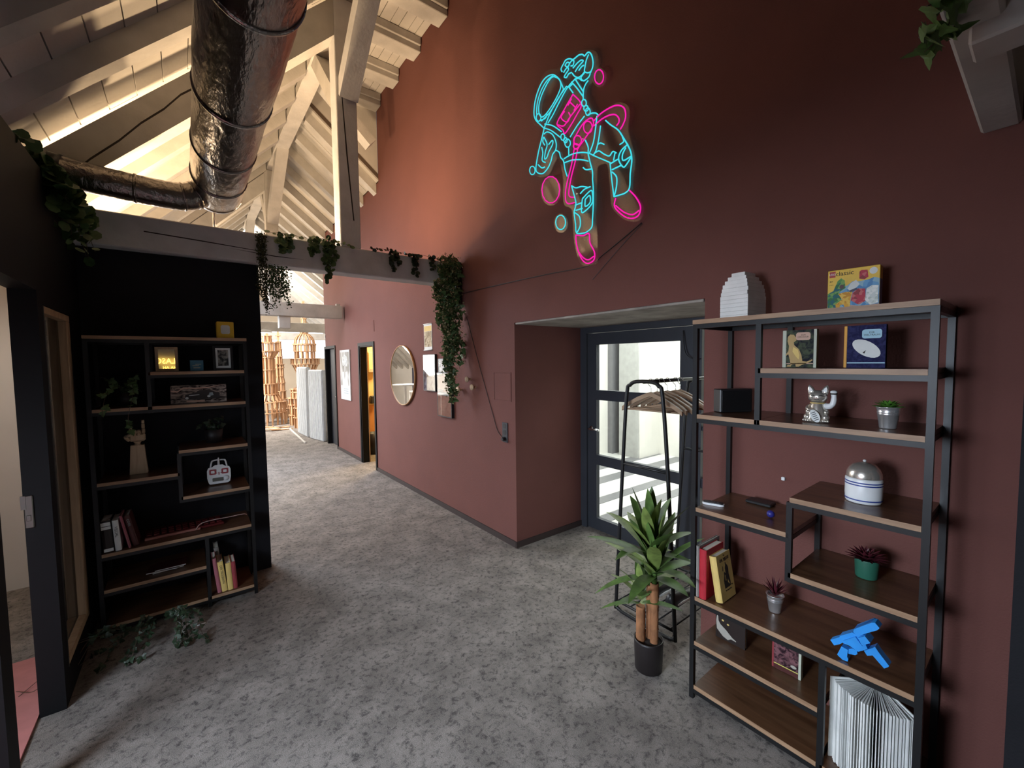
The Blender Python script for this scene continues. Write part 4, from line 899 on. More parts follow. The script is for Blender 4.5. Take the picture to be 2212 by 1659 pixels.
# radio controller
t = thing('radio_controller', 'white model aircraft remote with two red framed sticks', 'remote', (0.158, 3.865, 0.8445), -0.06)
m = MB(); X = Matrix.Rotation(-0.20, 4, 'X')
m.prism([(-0.062, 0.004), (-0.054, 0), (0.054, 0), (0.068, 0.01), (0.074, 0.045), (0.074, 0.10), (0.066, 0.122), (0.040, 0.128), (0.024, 0.140), (-0.024, 0.140), (-0.040, 0.128), (-0.066, 0.122), (-0.074, 0.10), (-0.074, 0.045), (-0.066, 0.012)], 0, 0.045, 'y', X); obj('body', m, 'plastic_white', t)
m = MB(); m.tube([X @ Vector(p) for p in smooth_line([(-0.052, 0.022, 0.124), (-0.044, 0.022, 0.165), (-0.034, 0.022, 0.176), (0, 0.022, 0.179), (0.034, 0.022, 0.176), (0.044, 0.022, 0.165), (0.052, 0.022, 0.124)], 4)], 0.0055, 8); obj('handle', m, 'plastic_white', t)
m = MB(); m.tube([X @ Vector((0, 0.012, 0.138)), X @ Vector((0, 0.010, 0.178)), X @ Vector((0, 0.010, 0.196))], [0.008, 0.006, 0.004], 8); obj('antenna', m, 'plastic_white', t)
for s in (-1, 1):
    m = MB(); a = s*0.038; m.prism(rrect(a-0.022, 0.070, a+0.022, 0.110, 0.007), -0.0025, 0, 'y', X); g = obj('stick_frame', m, 'dull_red', t)
    m = MB(); m.prism(rrect(a-0.011, 0.080, a+0.011, 0.100, 0.004), -0.004, -0.0025, 'y', X); m.tube([X @ Vector((a, -0.003, 0.09)), X @ Vector((a+0.004, -0.020, 0.092))], [0.003, 0.0045], 8); obj('stick', m, 'plastic_white', g)
m = MB(); m.prism(rrect(-0.042, 0.018, 0.028, 0.045, 0.004), -0.002, 0, 'y', X); obj('screen', m, 'lcd', t)
m = MB(); m.lathe([(0.001, -0.006), (0.019, -0.006), (0.021, 0), (0.001, 0)], 18, X=X @ Matrix.Translation((0.044, -0.001, 0.036)) @ Matrix.Rotation(-PI/2, 4, 'X') @ Matrix.Diagonal((1, 1, -1, 1))); obj('dial', m, 'plastic_white', t)
m = MB(); m.box((-0.003, -0.002, 0.066), (0.003, 0, 0.086), X); m.prism(ell(-0.013, 0.080, 0.003, 0.003, 8), -0.002, 0, 'y', X); m.prism(ell(0.013, 0.080, 0.003, 0.003, 8), -0.002, 0, 'y', X); obj('switch', m, 'dull_red', t)

# books and board on the full shelf
t, X = shelf_book('book', 'dark thick book with white spine bands, first on its shelf', (-0.474, 3.70, 0.545), 0.0, 0.050, 0.17, 0.205, 'cover_black', 0.05)
for a, b in ((0.004, 0.024), (0.150, 0.168), (0.172, 0.196)):
    m = MB(); m.box((0.002, -0.0018, a), (0.048, -0.0008, b), X); obj('band', m, 'page_white', t)
t, X = shelf_book('book', 'book with a white lettered spine beside the dark one', (-0.418, 3.695, 0.545), 0.0, 0.030, 0.17, 0.202, 'page_white', 0.05)
text('lettering', 'VISUAL', 0.022, 'ink', t, (0, 0, 0), X=X @ Matrix.Translation((0.015, -0.0014, 0.125)) @ Matrix.Rotation(PI/2, 4, 'Y'))
t, X = shelf_book('book', 'thin pinkish book leaning against the white spine', (-0.355, 3.70, 0.545), 0.0, 0.012, 0.16, 0.225, 'pink_cloth', 0.17)
t, X = shelf_book('book', 'dark book with small pale letters leaning beside the pinkish one', (-0.334, 3.72, 0.545), 0.0, 0.030, 0.16, 0.215, 'cover_brown', 0.19)
text('lettering', 'COOL', 0.018, 'bubble_grey', t, (0, 0, 0), X=X @ Matrix.Translation((0.015, -0.0014, 0.165)) @ Matrix.Rotation(PI/2, 4, 'Y'))
t = thing('flat_board', 'long flat dark red board with a pinkish front edge', 'board', (-0.13, 3.88, 0.545), 0.04)
m = MB(); m.cbox((-0.155, -0.09, 0), (0.30, 0.10, 0.018), 0.004); bd = obj('plate', m, 'red_board', t)
m = MB(); m.cbox((-0.155, -0.104, 0), (0.155, -0.091, 0.016), 0.003); obj('front_edge', m, 'pink_edge', t)
m = MB()
for r in range(3):
    for c_ in range(11): m.cbox((-0.145+c_*0.040, -0.07+r*0.045, 0.018), (-0.115+c_*0.040, -0.04+r*0.045, 0.027), 0.003)
obj('key_caps', m, 'red_board', t, kind='stuff')
m = MB(); m.tube(smooth_line([(0.0, 3.775, 0.552), (0.03, 3.79, 0.585), (0.10, 3.81, 0.590), (0.20, 3.84, 0.580), (0.30, 3.86, 0.575), (0.325, 3.90, 0.552)], 6), 0.0035, 6)
o = obj('white_cable', m, 'cable_pale'); tag(o, 'thin pale cable lying in front of the dark red board', 'cable')
for k, (x, y, rz, dz, L_) in enumerate([(-0.17, 3.83, 0.10, 0.0, 'bottom'), (-0.19, 3.82, -0.12, 0.0062, 'middle'), (-0.15, 3.83, -0.02, 0.0124, 'top')]):
    t = thing('magazine', '%s magazine of the small stack on the low left shelf' % L_, 'magazine', (x, y, 0.31+dz), rz, 'stacked magazines')
    m = MB(); m.box((-0.085, -0.07, 0.0005), (0.085, 0.07, 0.0055)); obj('pages', m, 'page_white', t)
    m = MB(); m.box((-0.086, -0.068, 0.0055), (0.086, 0.071, 0.0060)); obj('cover', m, 'cover_brown', t)
# bottom row
for x, tk, hh_, mt, lab, ln in [(0.108, 0.024, 0.262, 'pink_cloth', 'pinkish book, first in the bottom row', 0.10), (0.135, 0.034, 0.228, 'yellow_book', 'yellow book with a dark lettered spine', 0.10), (0.171, 0.033, 0.205, 'yellow_book', 'plain yellow book beside the lettered yellow one', 0.05), (0.206, 0.026, 0.205, 'dull_red', 'red book, last in the bottom row', 0.05)]:
    t, X = shelf_book('book', lab, (x, 3.695, 0.075), 0.0, tk, 0.16, hh_, mt, ln)
    if 'lettered spine' in lab:
        text('lettering', 'DER TELEGRAPH', 0.019, 'ink', t, (0, 0, 0), X=X @ Matrix.Translation((tk/2, -0.0014, 0.130)) @ Matrix.Rotation(PI/2, 4, 'Y'))
t, X = shelf_book('book', 'tall grey book behind the pinkish and yellow ones', (0.128, 3.875, 0.075), 0.0, 0.030, 0.15, 0.275, 'grey_cloth', 0.10)
# floor: greenery and a scrap
st = []; rr = random.Random(21)
for k in range(16):
    a = rr.uniform(-0.34, 0.26); st.append([(a*0.5, 0.12, 0.10), (a, rr.uniform(-0.04, 0.14), rr.uniform(0.08, 0.20)), (a*1.25-0.03, rr.uniform(-0.16, 0.02), 0.05), (a*1.5-0.05, rr.uniform(-0.2, 0.0), 0.015)])
trailing('floor_plant', 'low leafy greenery sprawling on the carpet before the dark bookcase', (-0.24, 3.38, 0), st, 4, 'ivy_dark', 0.034, False, 'plant', None, 0.018, lambda p: p.x > -0.28)
m = MB(); m.tube([(-0.02, 3.455, 0.004), (0.025, 3.462, 0.004)], 0.0035, 6); o = obj('white_stick', m, 'page_white'); tag(o, 'tiny white stick lying on the carpet', 'stick')
m = MB(); m.cbox((2.362, 0.818, 1.128), (2.3745, 0.834, 1.145), 0.002); o = obj('wall_sensor', m, 'plastic_white'); tag(o, 'tiny white sensor on the red wall behind the bookcase', 'sensor')

# ================================================================== neon sign on the wall
NEON_CYAN = [[(2.348,3.789),(2.386,3.872),(2.437,3.934),(2.482,3.964),(2.54,3.975),(2.591,3.961),(2.636,3.921),(2.669,3.869),(2.686,3.809),(2.688,3.753),(2.665,3.702),(2.622,3.655),(2.57,3.6)],[(2.449,3.934),(2.394,3.884),(2.376,3.829),(2.403,3.784),(2.468,3.734),(2.543,3.698),(2.595,3.697),(2.627,3.742),(2.628,3.805),(2.593,3.866),(2.532,3.919),(2.482,3.941),(2.449,3.934)],[(2.466,3.947),(2.529,3.945),(2.592,3.911),(2.637,3.854),(2.655,3.795),(2.656,3.744)],[(2.317,3.794),(2.403,3.752),(2.484,3.693),(2.532,3.643),(2.566,3.599)],[(2.228,3.801),(2.31,3.778),(2.395,3.716),(2.468,3.653),(2.522,3.62)],[(2.348,3.789),(2.419,3.738),(2.501,3.69),(2.6,3.668)],[(2.612,3.679),(2.552,3.669),(2.531,3.693)],[(2.362,3.923),(2.373,3.95),(2.347,3.972),(2.324,3.986),(2.286,3.975),(2.249,3.95),(2.227,3.948),(2.191,3.948),(2.156,3.933),(2.136,3.912),(2.108,3.918),(2.086,3.906),(2.068,3.874),(2.057,3.829),(2.061,3.793),(2.081,3.769)],[(2.347,3.909),(2.316,3.924),(2.3,3.919),(2.297,3.901),(2.324,3.887),(2.34,3.874),(2.317,3.858),(2.294,3.871),(2.264,3.866)],[(2.331,3.953),(2.309,3.962),(2.286,3.944),(2.294,3.928),(2.316,3.935),(2.331,3.953)],[(2.294,3.933),(2.264,3.948),(2.24,3.935),(2.249,3.909),(2.271,3.916)],[(2.25,3.889),(2.206,3.901),(2.17,3.901),(2.148,3.884),(2.178,3.875),(2.206,3.865),(2.228,3.851)],[(2.257,3.857),(2.235,3.825),(2.199,3.796),(2.164,3.793),(2.136,3.803)],[(2.192,3.841),(2.164,3.853),(2.143,3.851)],[(2.097,3.9),(2.119,3.873),(2.133,3.831),(2.136,3.805),(2.109,3.782),(2.075,3.77)],[(2.129,3.799),(2.157,3.789),(2.171,3.776),(2.143,3.745),(2.095,3.747),(2.081,3.772)],[(2.102,3.725),(2.129,3.71),(2.147,3.679),(2.15,3.62)],[(2.228,3.801),(2.192,3.787),(2.164,3.757)],[(2.265,3.799),(2.207,3.723),(2.15,3.638)],[(2.228,3.801),(2.178,3.719),(2.148,3.671)],[(2.292,3.776),(2.25,3.714)],[(2.317,3.794),(2.292,3.776),(2.25,3.781)],[(2.102,3.492),(2.062,3.484),(2.029,3.468),(2.008,3.444)],[(2.137,3.498),(2.208,3.463),(2.282,3.411)],[(2.561,3.628),(2.469,3.575),(2.374,3.49)],[(2.566,3.599),(2.486,3.546),(2.39,3.456)],[(2.566,3.599),(2.597,3.531),(2.633,3.454),(2.661,3.373),(2.671,3.313),(2.644,3.277),(2.591,3.254),(2.548,3.263),(2.514,3.285),(2.488,3.32),(2.471,3.358),(2.438,3.378),(2.43,3.424),(2.454,3.483),(2.486,3.524),(2.536,3.556),(2.57,3.554)],[(2.571,3.531),(2.534,3.46),(2.555,3.412),(2.564,3.36),(2.538,3.361),(2.513,3.396),(2.471,3.435),(2.474,3.467),(2.517,3.451)],[(2.598,3.463),(2.586,3.413),(2.594,3.359),(2.556,3.328)],[(2.643,3.343),(2.6,3.302),(2.563,3.296)],[(2.574,3.533),(2.585,3.503),(2.563,3.466)],[(2.438,3.378),(2.398,3.346),(2.383,3.302),(2.352,3.264),(2.337,3.199),(2.314,3.137)],[(2.297,3.342),(2.296,3.288)],[(2.347,3.278),(2.268,3.28),(2.18,3.26),(2.103,3.226),(2.029,3.173),(1.951,3.119),(1.906,3.087)],[(2.344,3.247),(2.268,3.238),(2.18,3.21),(2.103,3.17)],[(2.131,3.328),(2.103,3.267),(2.103,3.221),(2.083,3.148),(2.063,3.081),(2.063,3.026)],[(2.022,3.446),(2.036,3.358),(2.056,3.278),(2.094,3.218)],[(1.99,3.366),(2.005,3.287),(2.029,3.218),(2.06,3.19)],[(1.945,3.382),(1.902,3.334),(1.841,3.275),(1.8,3.211),(1.759,3.139),(1.736,3.085),(1.73,3.028),(1.741,2.958),(1.747,2.868),(1.781,2.846),(1.828,2.847),(1.874,2.85)],[(2.042,3.203),(2.003,3.202),(1.964,3.168),(1.914,3.134),(1.883,3.151),(1.855,3.131)],[(2.016,3.25),(1.99,3.25),(1.958,3.228)],[(1.805,3.214),(1.794,3.181),(1.826,3.174)],[(1.907,3.088),(1.895,2.993),(1.874,2.851)],[(1.759,3.149),(1.811,3.132),(1.835,3.094),(1.823,3.052),(1.793,3.016),(1.764,3.031),(1.73,3.064)],[(1.776,3.135),(1.803,3.101),(1.797,3.06),(1.736,3.064)],[(1.901,3.079),(1.841,3.085)],[(1.889,3.034),(1.817,3.035)],[(1.865,3.134),(1.877,3.091)],[(1.889,3.019),(1.852,2.973),(1.852,2.911),(1.87,2.855)],[(2.063,3.031),(2.056,2.958),(2.056,2.857),(2.063,2.758),(2.07,2.699),(2.112,2.678),(2.154,2.676),(2.219,2.694),(2.229,2.76),(2.243,2.849),(2.233,2.878),(2.225,2.918),(2.254,3.011),(2.269,3.053)],[(2.269,3.053),(2.225,3.023),(2.167,3.014),(2.111,2.99)],[(2.152,3.143),(2.124,3.118),(2.076,3.106)],[(2.16,2.924),(2.083,2.957),(2.063,2.93),(2.07,2.861),(2.153,2.824),(2.17,2.849),(2.16,2.924)],[(2.132,2.911),(2.09,2.926),(2.086,2.876),(2.132,2.861),(2.132,2.911)],[(2.181,2.967),(2.139,2.985),(2.083,2.985)],[(2.233,2.899),(2.167,2.898)],[(2.226,2.86),(2.16,2.855)],[(2.233,2.844),(2.189,2.803),(2.182,2.738),(2.212,2.698)]]
NEON_CYAN_RINGS = [[(2.605,3.698),(2.608,3.687),(2.616,3.68),(2.627,3.679),(2.64,3.685),(2.651,3.696),(2.659,3.709),(2.662,3.723),(2.659,3.735),(2.651,3.742),(2.639,3.742),(2.627,3.736),(2.615,3.726),(2.608,3.712)],[(2.12,3.58),(2.122,3.571),(2.128,3.565),(2.137,3.565),(2.147,3.57),(2.156,3.578),(2.162,3.59),(2.165,3.601),(2.162,3.611),(2.156,3.616),(2.147,3.617),(2.137,3.612),(2.128,3.603),(2.122,3.592)],[(2.102,3.535),(2.104,3.527),(2.11,3.523),(2.118,3.523),(2.128,3.527),(2.136,3.535),(2.142,3.545),(2.144,3.554),(2.142,3.562),(2.136,3.566),(2.127,3.566),(2.118,3.562),(2.11,3.554),(2.104,3.545)],[(2.083,3.503),(2.086,3.493),(2.092,3.487),(2.1,3.486),(2.11,3.49),(2.119,3.499),(2.125,3.511),(2.127,3.523),(2.125,3.534),(2.119,3.54),(2.11,3.541),(2.1,3.536),(2.092,3.527),(2.086,3.515)],[(2.337,3.434),(2.339,3.425),(2.345,3.419),(2.354,3.418),(2.363,3.422),(2.372,3.43),(2.378,3.441),(2.38,3.452),(2.378,3.461),(2.372,3.467),(2.363,3.468),(2.353,3.464),(2.345,3.456),(2.339,3.445)],[(2.312,3.401),(2.314,3.393),(2.319,3.389),(2.327,3.388),(2.335,3.391),(2.342,3.398),(2.347,3.407),(2.349,3.416),(2.347,3.423),(2.342,3.428),(2.335,3.429),(2.326,3.425),(2.319,3.418),(2.314,3.41)],[(2.279,3.366),(2.282,3.355),(2.29,3.347),(2.302,3.346),(2.315,3.351),(2.326,3.362),(2.334,3.375),(2.337,3.389),(2.334,3.401),(2.326,3.408),(2.314,3.409),(2.301,3.404),(2.29,3.393),(2.282,3.38)],[(2.682,3.311),(2.685,3.298),(2.695,3.289),(2.709,3.288),(2.725,3.293),(2.739,3.304),(2.748,3.32),(2.752,3.336),(2.748,3.349),(2.738,3.358),(2.724,3.359),(2.708,3.353),(2.694,3.342),(2.685,3.327)],[(2.333,2.8),(2.339,2.778),(2.354,2.763),(2.375,2.758),(2.399,2.764),(2.421,2.78),(2.436,2.803),(2.442,2.829),(2.436,2.852),(2.421,2.867),(2.398,2.871),(2.374,2.865),(2.353,2.848),(2.338,2.825)]]
NEON_PINK = [[(2.251,3.704),(2.186,3.627),(2.17,3.579),(2.208,3.545),(2.266,3.499),(2.335,3.46),(2.358,3.496),(2.413,3.552),(2.412,3.584),(2.341,3.638),(2.251,3.704)],[(2.405,3.553),(2.345,3.521),(2.281,3.556),(2.179,3.601)],[(2.337,3.623),(2.376,3.594),(2.314,3.533),(2.281,3.556)],[(2.265,3.68),(2.303,3.649)],[(2.204,3.613),(2.242,3.584)],[(2.283,3.665),(2.222,3.595)],[(2.296,3.596),(2.274,3.557)],[(2.053,3.425),(1.99,3.446),(1.914,3.449),(1.853,3.438),(1.804,3.407),(1.782,3.369),(1.781,3.323),(1.803,3.287),(1.823,3.27)],[(2.049,3.392),(1.977,3.406),(1.914,3.402),(1.865,3.384),(1.834,3.347),(1.834,3.319),(1.853,3.307)],[(2.238,3.383),(2.165,3.444),(2.109,3.46),(2.069,3.452),(2.053,3.415),(2.069,3.383),(2.124,3.346),(2.18,3.313),(2.215,3.301),(2.245,3.323),(2.238,3.383)],[(2.241,3.306),(2.268,3.206),(2.307,3.114),(2.333,3.026),(2.329,2.96),(2.297,2.929),(2.237,2.921)],[(2.206,3.292),(2.231,3.213),(2.269,3.122),(2.296,3.025),(2.289,2.98),(2.237,2.958)],[(1.749,2.854),(1.701,2.798),(1.668,2.742),(1.662,2.705),(1.679,2.671),(1.723,2.666),(1.78,2.691),(1.84,2.746),(1.87,2.791),(1.858,2.837)],[(1.858,2.787),(1.792,2.726),(1.723,2.69),(1.673,2.702)],[(2.226,2.68),(2.154,2.658),(2.098,2.66),(2.088,2.591),(2.047,2.52),(2.048,2.469),(2.082,2.45),(2.126,2.455),(2.169,2.493),(2.205,2.564),(2.224,2.632),(2.226,2.68)],[(2.198,2.55),(2.155,2.501),(2.105,2.474),(2.053,2.489)]]
NEON_PINK_RINGS = [[(1.963,3.678),(1.967,3.659),(1.978,3.648),(1.994,3.647),(2.011,3.656),(2.028,3.674),(2.039,3.696),(2.043,3.719),(2.039,3.738),(2.028,3.749),(2.011,3.75),(1.994,3.741),(1.978,3.723),(1.967,3.701)],[(2.396,3.064),(2.406,3.024),(2.434,2.997),(2.474,2.989),(2.519,3.003),(2.561,3.035),(2.59,3.081),(2.6,3.13),(2.589,3.172),(2.559,3.198),(2.517,3.204),(2.472,3.188),(2.432,3.155),(2.405,3.111)],[(2.065,3.389),(2.069,3.372),(2.08,3.363),(2.096,3.362),(2.115,3.369),(2.131,3.384),(2.143,3.404),(2.147,3.424),(2.143,3.441),(2.131,3.451),(2.114,3.451),(2.096,3.443),(2.08,3.428),(2.069,3.409)],[(2.167,3.341),(2.171,3.329),(2.182,3.322),(2.197,3.321),(2.214,3.328),(2.23,3.341),(2.241,3.357),(2.245,3.373),(2.241,3.386),(2.23,3.393),(2.214,3.393),(2.197,3.386),(2.181,3.373),(2.171,3.357)],[(2.193,3.308),(2.196,3.3),(2.203,3.296),(2.214,3.297),(2.227,3.302),(2.238,3.31),(2.245,3.32),(2.248,3.33),(2.245,3.337),(2.238,3.341),(2.226,3.34),(2.214,3.335),(2.203,3.327),(2.196,3.317)]]
NEON_PLATE = [(2.556,4.033),(2.408,3.976),(2.361,4.02),(2.212,3.988),(2.101,3.937),(2.028,3.874),(2.019,3.763),(2.088,3.681),(2.088,3.582),(2.035,3.498),(1.957,3.462),(1.859,3.463),(1.777,3.41),(1.754,3.35),(1.765,3.245),(1.73,3.121),(1.708,3.021),(1.723,2.862),(1.641,2.736),(1.64,2.691),(1.672,2.645),(1.728,2.646),(1.809,2.691),(1.894,2.782),(1.907,2.863),(1.932,3.066),(1.97,3.104),(2.022,3.098),(2.029,3.001),(2.029,2.659),(2.02,2.475),(2.05,2.43),(2.119,2.432),(2.19,2.466),(2.241,2.594),(2.263,2.728),(2.277,2.881),(2.353,2.936),(2.369,3.028),(2.368,3.158),(2.414,3.305),(2.463,3.29),(2.53,3.225),(2.652,3.25),(2.715,3.313),(2.677,3.45),(2.621,3.611),(2.71,3.696),(2.736,3.823),(2.679,3.934)]
NEON_PLATE_DISCS = [[(1.945,3.668),(1.951,3.643),(1.969,3.63),(1.994,3.63),(2.023,3.644),(2.049,3.671),(2.068,3.703),(2.074,3.736),(2.068,3.761),(2.049,3.774),(2.023,3.773),(1.994,3.758),(1.969,3.731),(1.951,3.7)],[(2.389,3.056),(2.4,3.01),(2.432,2.98),(2.478,2.971),(2.531,2.986),(2.579,3.023),(2.612,3.075),(2.624,3.131),(2.611,3.179),(2.576,3.209),(2.528,3.215),(2.476,3.197),(2.43,3.159),(2.4,3.109)],[(2.316,2.79),(2.323,2.76),(2.344,2.741),(2.374,2.734),(2.409,2.742),(2.44,2.764),(2.461,2.795),(2.469,2.829),(2.461,2.859),(2.439,2.879),(2.407,2.885),(2.373,2.875),(2.343,2.853),(2.323,2.822)],[(2.673,3.307),(2.679,3.29),(2.693,3.28),(2.714,3.278),(2.737,3.286),(2.758,3.302),(2.772,3.323),(2.777,3.344),(2.771,3.362),(2.756,3.372),(2.735,3.373),(2.712,3.365),(2.692,3.349),(2.678,3.328)]]

t = thing('neon_sign', 'glowing cyan and pink neon figure of a spacewalker on a clear plate', 'neon sign', (2.345, 1.95, 3.2))
def yz(pts): return [(0, p[0]-1.95, p[1]-3.2) for p in pts]
m = MB(); m.prism([(y-1.95, z-3.2) for y, z in [tuple(p)[1:] for p in smooth_line([(0, y, z) for y, z in NEON_PLATE], 4, True)]], -0.002, 0.006, 'x'); obj('clear_plate', m, 'acrylic', t)
for q in NEON_PLATE_DISCS:
    m = MB(); m.prism([(y-1.95, z-3.2) for y, z in q], -0.002, 0.006, 'x'); obj('clear_disc', m, 'acrylic', t)
for lst, rings, mt, nm in ((NEON_CYAN, NEON_CYAN_RINGS, 'neon_cyan', 'cyan_tube'), (NEON_PINK, NEON_PINK_RINGS, 'neon_pink', 'pink_tube')):
    for pts in lst:
        m = MB(); m.tube([Vector((-0.008, p[1], p[2])) for p in smooth_line(yz(pts), 4)], 0.0046, 6); obj(nm, m, mt, t)
    for pts in rings:
        m = MB(); m.tube([Vector((-0.008, p[1], p[2])) for p in yz(pts)], 0.0044, 6, True); obj(nm, m, mt, t)
m = MB()
for y, z in ((2.16, 3.35), (1.76, 2.68), (2.22, 2.98)): m.tube([(-0.003, y-1.95, z-3.2), (0.029, y-1.95, z-3.2)], 0.006, 8)
obj('stand_off', m, 'chrome', t)
def wire(name, label, pts, r=0.003, mt='cable', k=6):
    m = MB(); m.tube(smooth_line(pts, k), r, 6); o = obj(name, m, mt); return tag(o, label, 'cable')
def wl(y, z, dx=0.006): return (XW-dx, y, z)
wire('neon_cable', 'thin cable running from the neon feet along the wall to the beam bracket', [wl(1.675, 2.632), wl(1.80, 2.575), wl(2.0, 2.49), wl(2.14, 2.44), wl(2.6, 2.455), wl(3.2, 2.468), wl(3.9, 2.475)], 0.0035, 'plastic_black')
wire('neon_cable', 'thin cable between the two neon shoes', [wl(1.66, 2.62, 0.02), wl(1.85, 2.50, 0.015), wl(2.08, 2.33, 0.02)], 0.0022, 'socket_grey')
wire('socket_cable', 'dark cable slanting down the wall into the socket strip', [(2.369, 3.851, 2.223), (2.369, 3.807, 2.142), (2.369, 3.656, 1.798), (2.369, 3.481, 1.425), (2.369, 3.374, 1.202), (2.369, 3.314, 1.081), (2.366, 3.250, 1.026), (2.355, 3.205, 1.020)], 0.0035, 'cable')
t = thing('socket_strip', 'grey triple wall socket strip with a plug in it', 'socket', (XW, 3.187, 1.07))
m = MB(); m.cbox((-0.011, -0.040, -0.095), (-0.0005, 0.040, 0.095), 0.004); obj('plate', m, 'socket_grey', t)
for k in (-1, 0, 1):
    m = MB(); m.prism(ell(0, k*0.062, 0.026, 0.026, 16), -0.0125, -0.0112, 'x'); obj('socket', m, 'plastic_black', t)
m = MB(); m.tube([(-0.012, 0.0, -0.062), (-0.045, 0.0, -0.062)], [0.018, 0.014], 10); obj('plug', m, 'plastic_black', t)
# flush access panel, pegs, marks
t = thing('access_panel', 'flush square access panel painted like the red wall', 'panel', (XW, 3.225, 1.505))
m = MB()
for lo, hi in (((-0.004, -0.138, -0.138), (-0.0003, -0.132, 0.138)), ((-0.004, 0.132, -0.138), (-0.0003, 0.138, 0.138)), ((-0.004, -0.132, 0.132), (-0.0003, 0.132, 0.138)), ((-0.004, -0.132, -0.138), (-0.0003, 0.132, -0.132))): m.box(lo, hi)
obj('rim', m, 'red_wall', t)
m = MB(); m.cbox((-0.003, -0.128, -0.128), (-0.0004, 0.128, 0.128), 0.0015); obj('lid', m, 'red_wall', t)
for y, z, lab in ((3.974, 1.439, 'round pale wooden wall peg, largest and lowest'), (3.79, 1.56, 'round pale wooden wall peg, topmost of three'), (3.693, 1.481, 'round pale wooden wall peg nearest the slanting cable')):
    m = MB(); X = Matrix.Translation((XW-0.001, y, z)) @ Matrix.Rotation(-PI/2, 4, 'Y'); r = 0.036 if z < 1.45 else 0.030
    m.lathe([(0.012, 0), (0.012, 0.040), (r, 0.042), (r+0.001, 0.048), (r, 0.056), (0.001, 0.057)], 20, X=X); o = obj('wall_peg', m, 'pale_wood'); tag(o, lab, 'peg')
m = MB(); m.cbox((XW-0.010, 9.575, 2.25), (XW-0.0005, 9.61, 2.37), 0.003); m.cbox((XW-0.016, 9.580, 2.30), (XW-0.010, 9.605, 2.34), 0.002); o = obj('wall_thermostat', m, 'plastic_white'); tag(o, 'small white device at the far end of the red wall', 'device')
m = MB(); m.box((XW-0.006, 6.630, 2.24), (XW-0.0005, 6.642, 2.42)); o = obj('conduit_stub', m, 'red_wall'); tag(o, 'short thin painted conduit above the wash room door', 'conduit')

# ------------------------------------------------------------------ round mirror and pictures on the hall wall
t = thing('round_mirror', 'round wall mirror in a thin wooden hoop', 'mirror', (XW, 5.535, 1.566))
X = Matrix.Rotation(-PI/2, 4, 'Y'); R_ = 0.415
m = MB(); m.lathe([(R_-0.012, 0.001), (R_, 0.001), (R_, 0.030), (R_-0.006, 0.032), (R_-0.010, 0.030), (R_-0.012, 0.001)], 56, X=X); obj('hoop', m, 'mirror_wood', t)
m = MB(); m.lathe([(0.001, 0.024), (R_-0.0105, 0.024)], 56, X=X); obj('mirror_glass', m, 'mirror', t)
def wall_art(name, label, yc, zc, w, h, mt, frame=None, cat='poster', dep=0.02, extra=None):
    t = thing(name, label, cat, (XW, yc, zc))
    if frame:
        m = MB(); f = 0.010; a, b = w/2, h/2
        for lo, hi in (((-dep, -a, -b), (-0.0005, -a+f, b)), ((-dep, a-f, -b), (-0.0005, a, b)), ((-dep, -a+f, -b), (-0.0005, a-f, -b+f)), ((-dep, -a+f, b-f), (-0.0005, a-f, b))): m.box(lo, hi)
        obj('frame', m, frame, t)
        m = MB(); m.box((-dep+0.002, -a+f, -b+f), (-dep+0.004, a-f, b-f)); obj('picture', m, mt, t)
    else:
        m = MB(); m.box((-dep, -w/2, -h/2), (-0.0005, w/2, h/2)); obj('sheet', m, mt, t)
    return t
def stick_on(t, mt, y0, z0, y1, z1, x=-0.02, nm='print'):
    m = MB(); m.box((x-0.0006, y0, z0), (x-0.0001, y1, z1)); return obj(nm, m, mt, t)
t = wall_art('tall_poster', 'tall white poster with a grey picture between the two doorways', 8.20, 1.52, 0.60, 0.94, 'poster_white', None, 'poster', 0.02)
stick_on(t, 'print_poster', -0.27, -0.20, 0.27, 0.43)
m = MB(); m.prism([(-0.16, 0.16), (0.16, 0.18), (0.14, 0.33), (-0.02, 0.40), (-0.15, 0.33)], -0.0215, -0.0207, 'x'); obj('print', m, 'print_grey', t)
for a in (-0.16, 0.03):
    m = MB(); m.prism([(a, -0.2), (a+0.13, -0.2), (a+0.12, 0.05), (a+0.03, 0.06)], -0.0215, -0.0207, 'x'); obj('print', m, 'page_white', t)
for z in (-0.27, -0.31, -0.35): stick_on(t, 'bubble_grey', -0.18, z, 0.10, z+0.014)
t = wall_art('wall_scroll', 'small pale hanging print with a yellow band, beside the ivy', 4.755, 2.055, 0.215, 0.32, 'page_white', None, 'print', 0.006)
stick_on(t, 'yellow_book', -0.10, 0.07, 0.10, 0.135, -0.006); stick_on(t, 'print_scroll', -0.10, -0.12, 0.10, 0.068, -0.006)
m = MB(); m.tube([(-0.008, -0.112, 0.16), (-0.008, 0.112, 0.16)], 0.006, 8); m.tube([(-0.008, -0.112, -0.16), (-0.008, 0.112, -0.16)], 0.006, 8); obj('rod', m, 'page_white', t)
t = wall_art('picture_glass', 'tall glazed picture reflecting the bright room, left of the ivy', 4.70, 1.615, 0.315, 0.45, 'print_room', 'plastic_black', 'picture', 0.03)
m = MB(); m.box((-0.0305, -0.148, -0.215), (-0.0290, 0.148, 0.215)); obj('glass', m, 'picture_glass', t)
stick_on(t, 'page_white', -0.135, -0.05, -0.03, 0.10, -0.028)
t = wall_art('picture_glass', 'small grey framed picture half hidden by the ivy', 4.385, 1.70, 0.175, 0.165, 'print_grey', 'bubble_grey', 'picture', 0.025)
t = wall_art('picture_glass', 'tall red picture below the hanging ivy', 4.32, 1.365, 0.335, 0.515, 'print_red', 'plastic_black', 'picture', 0.035)
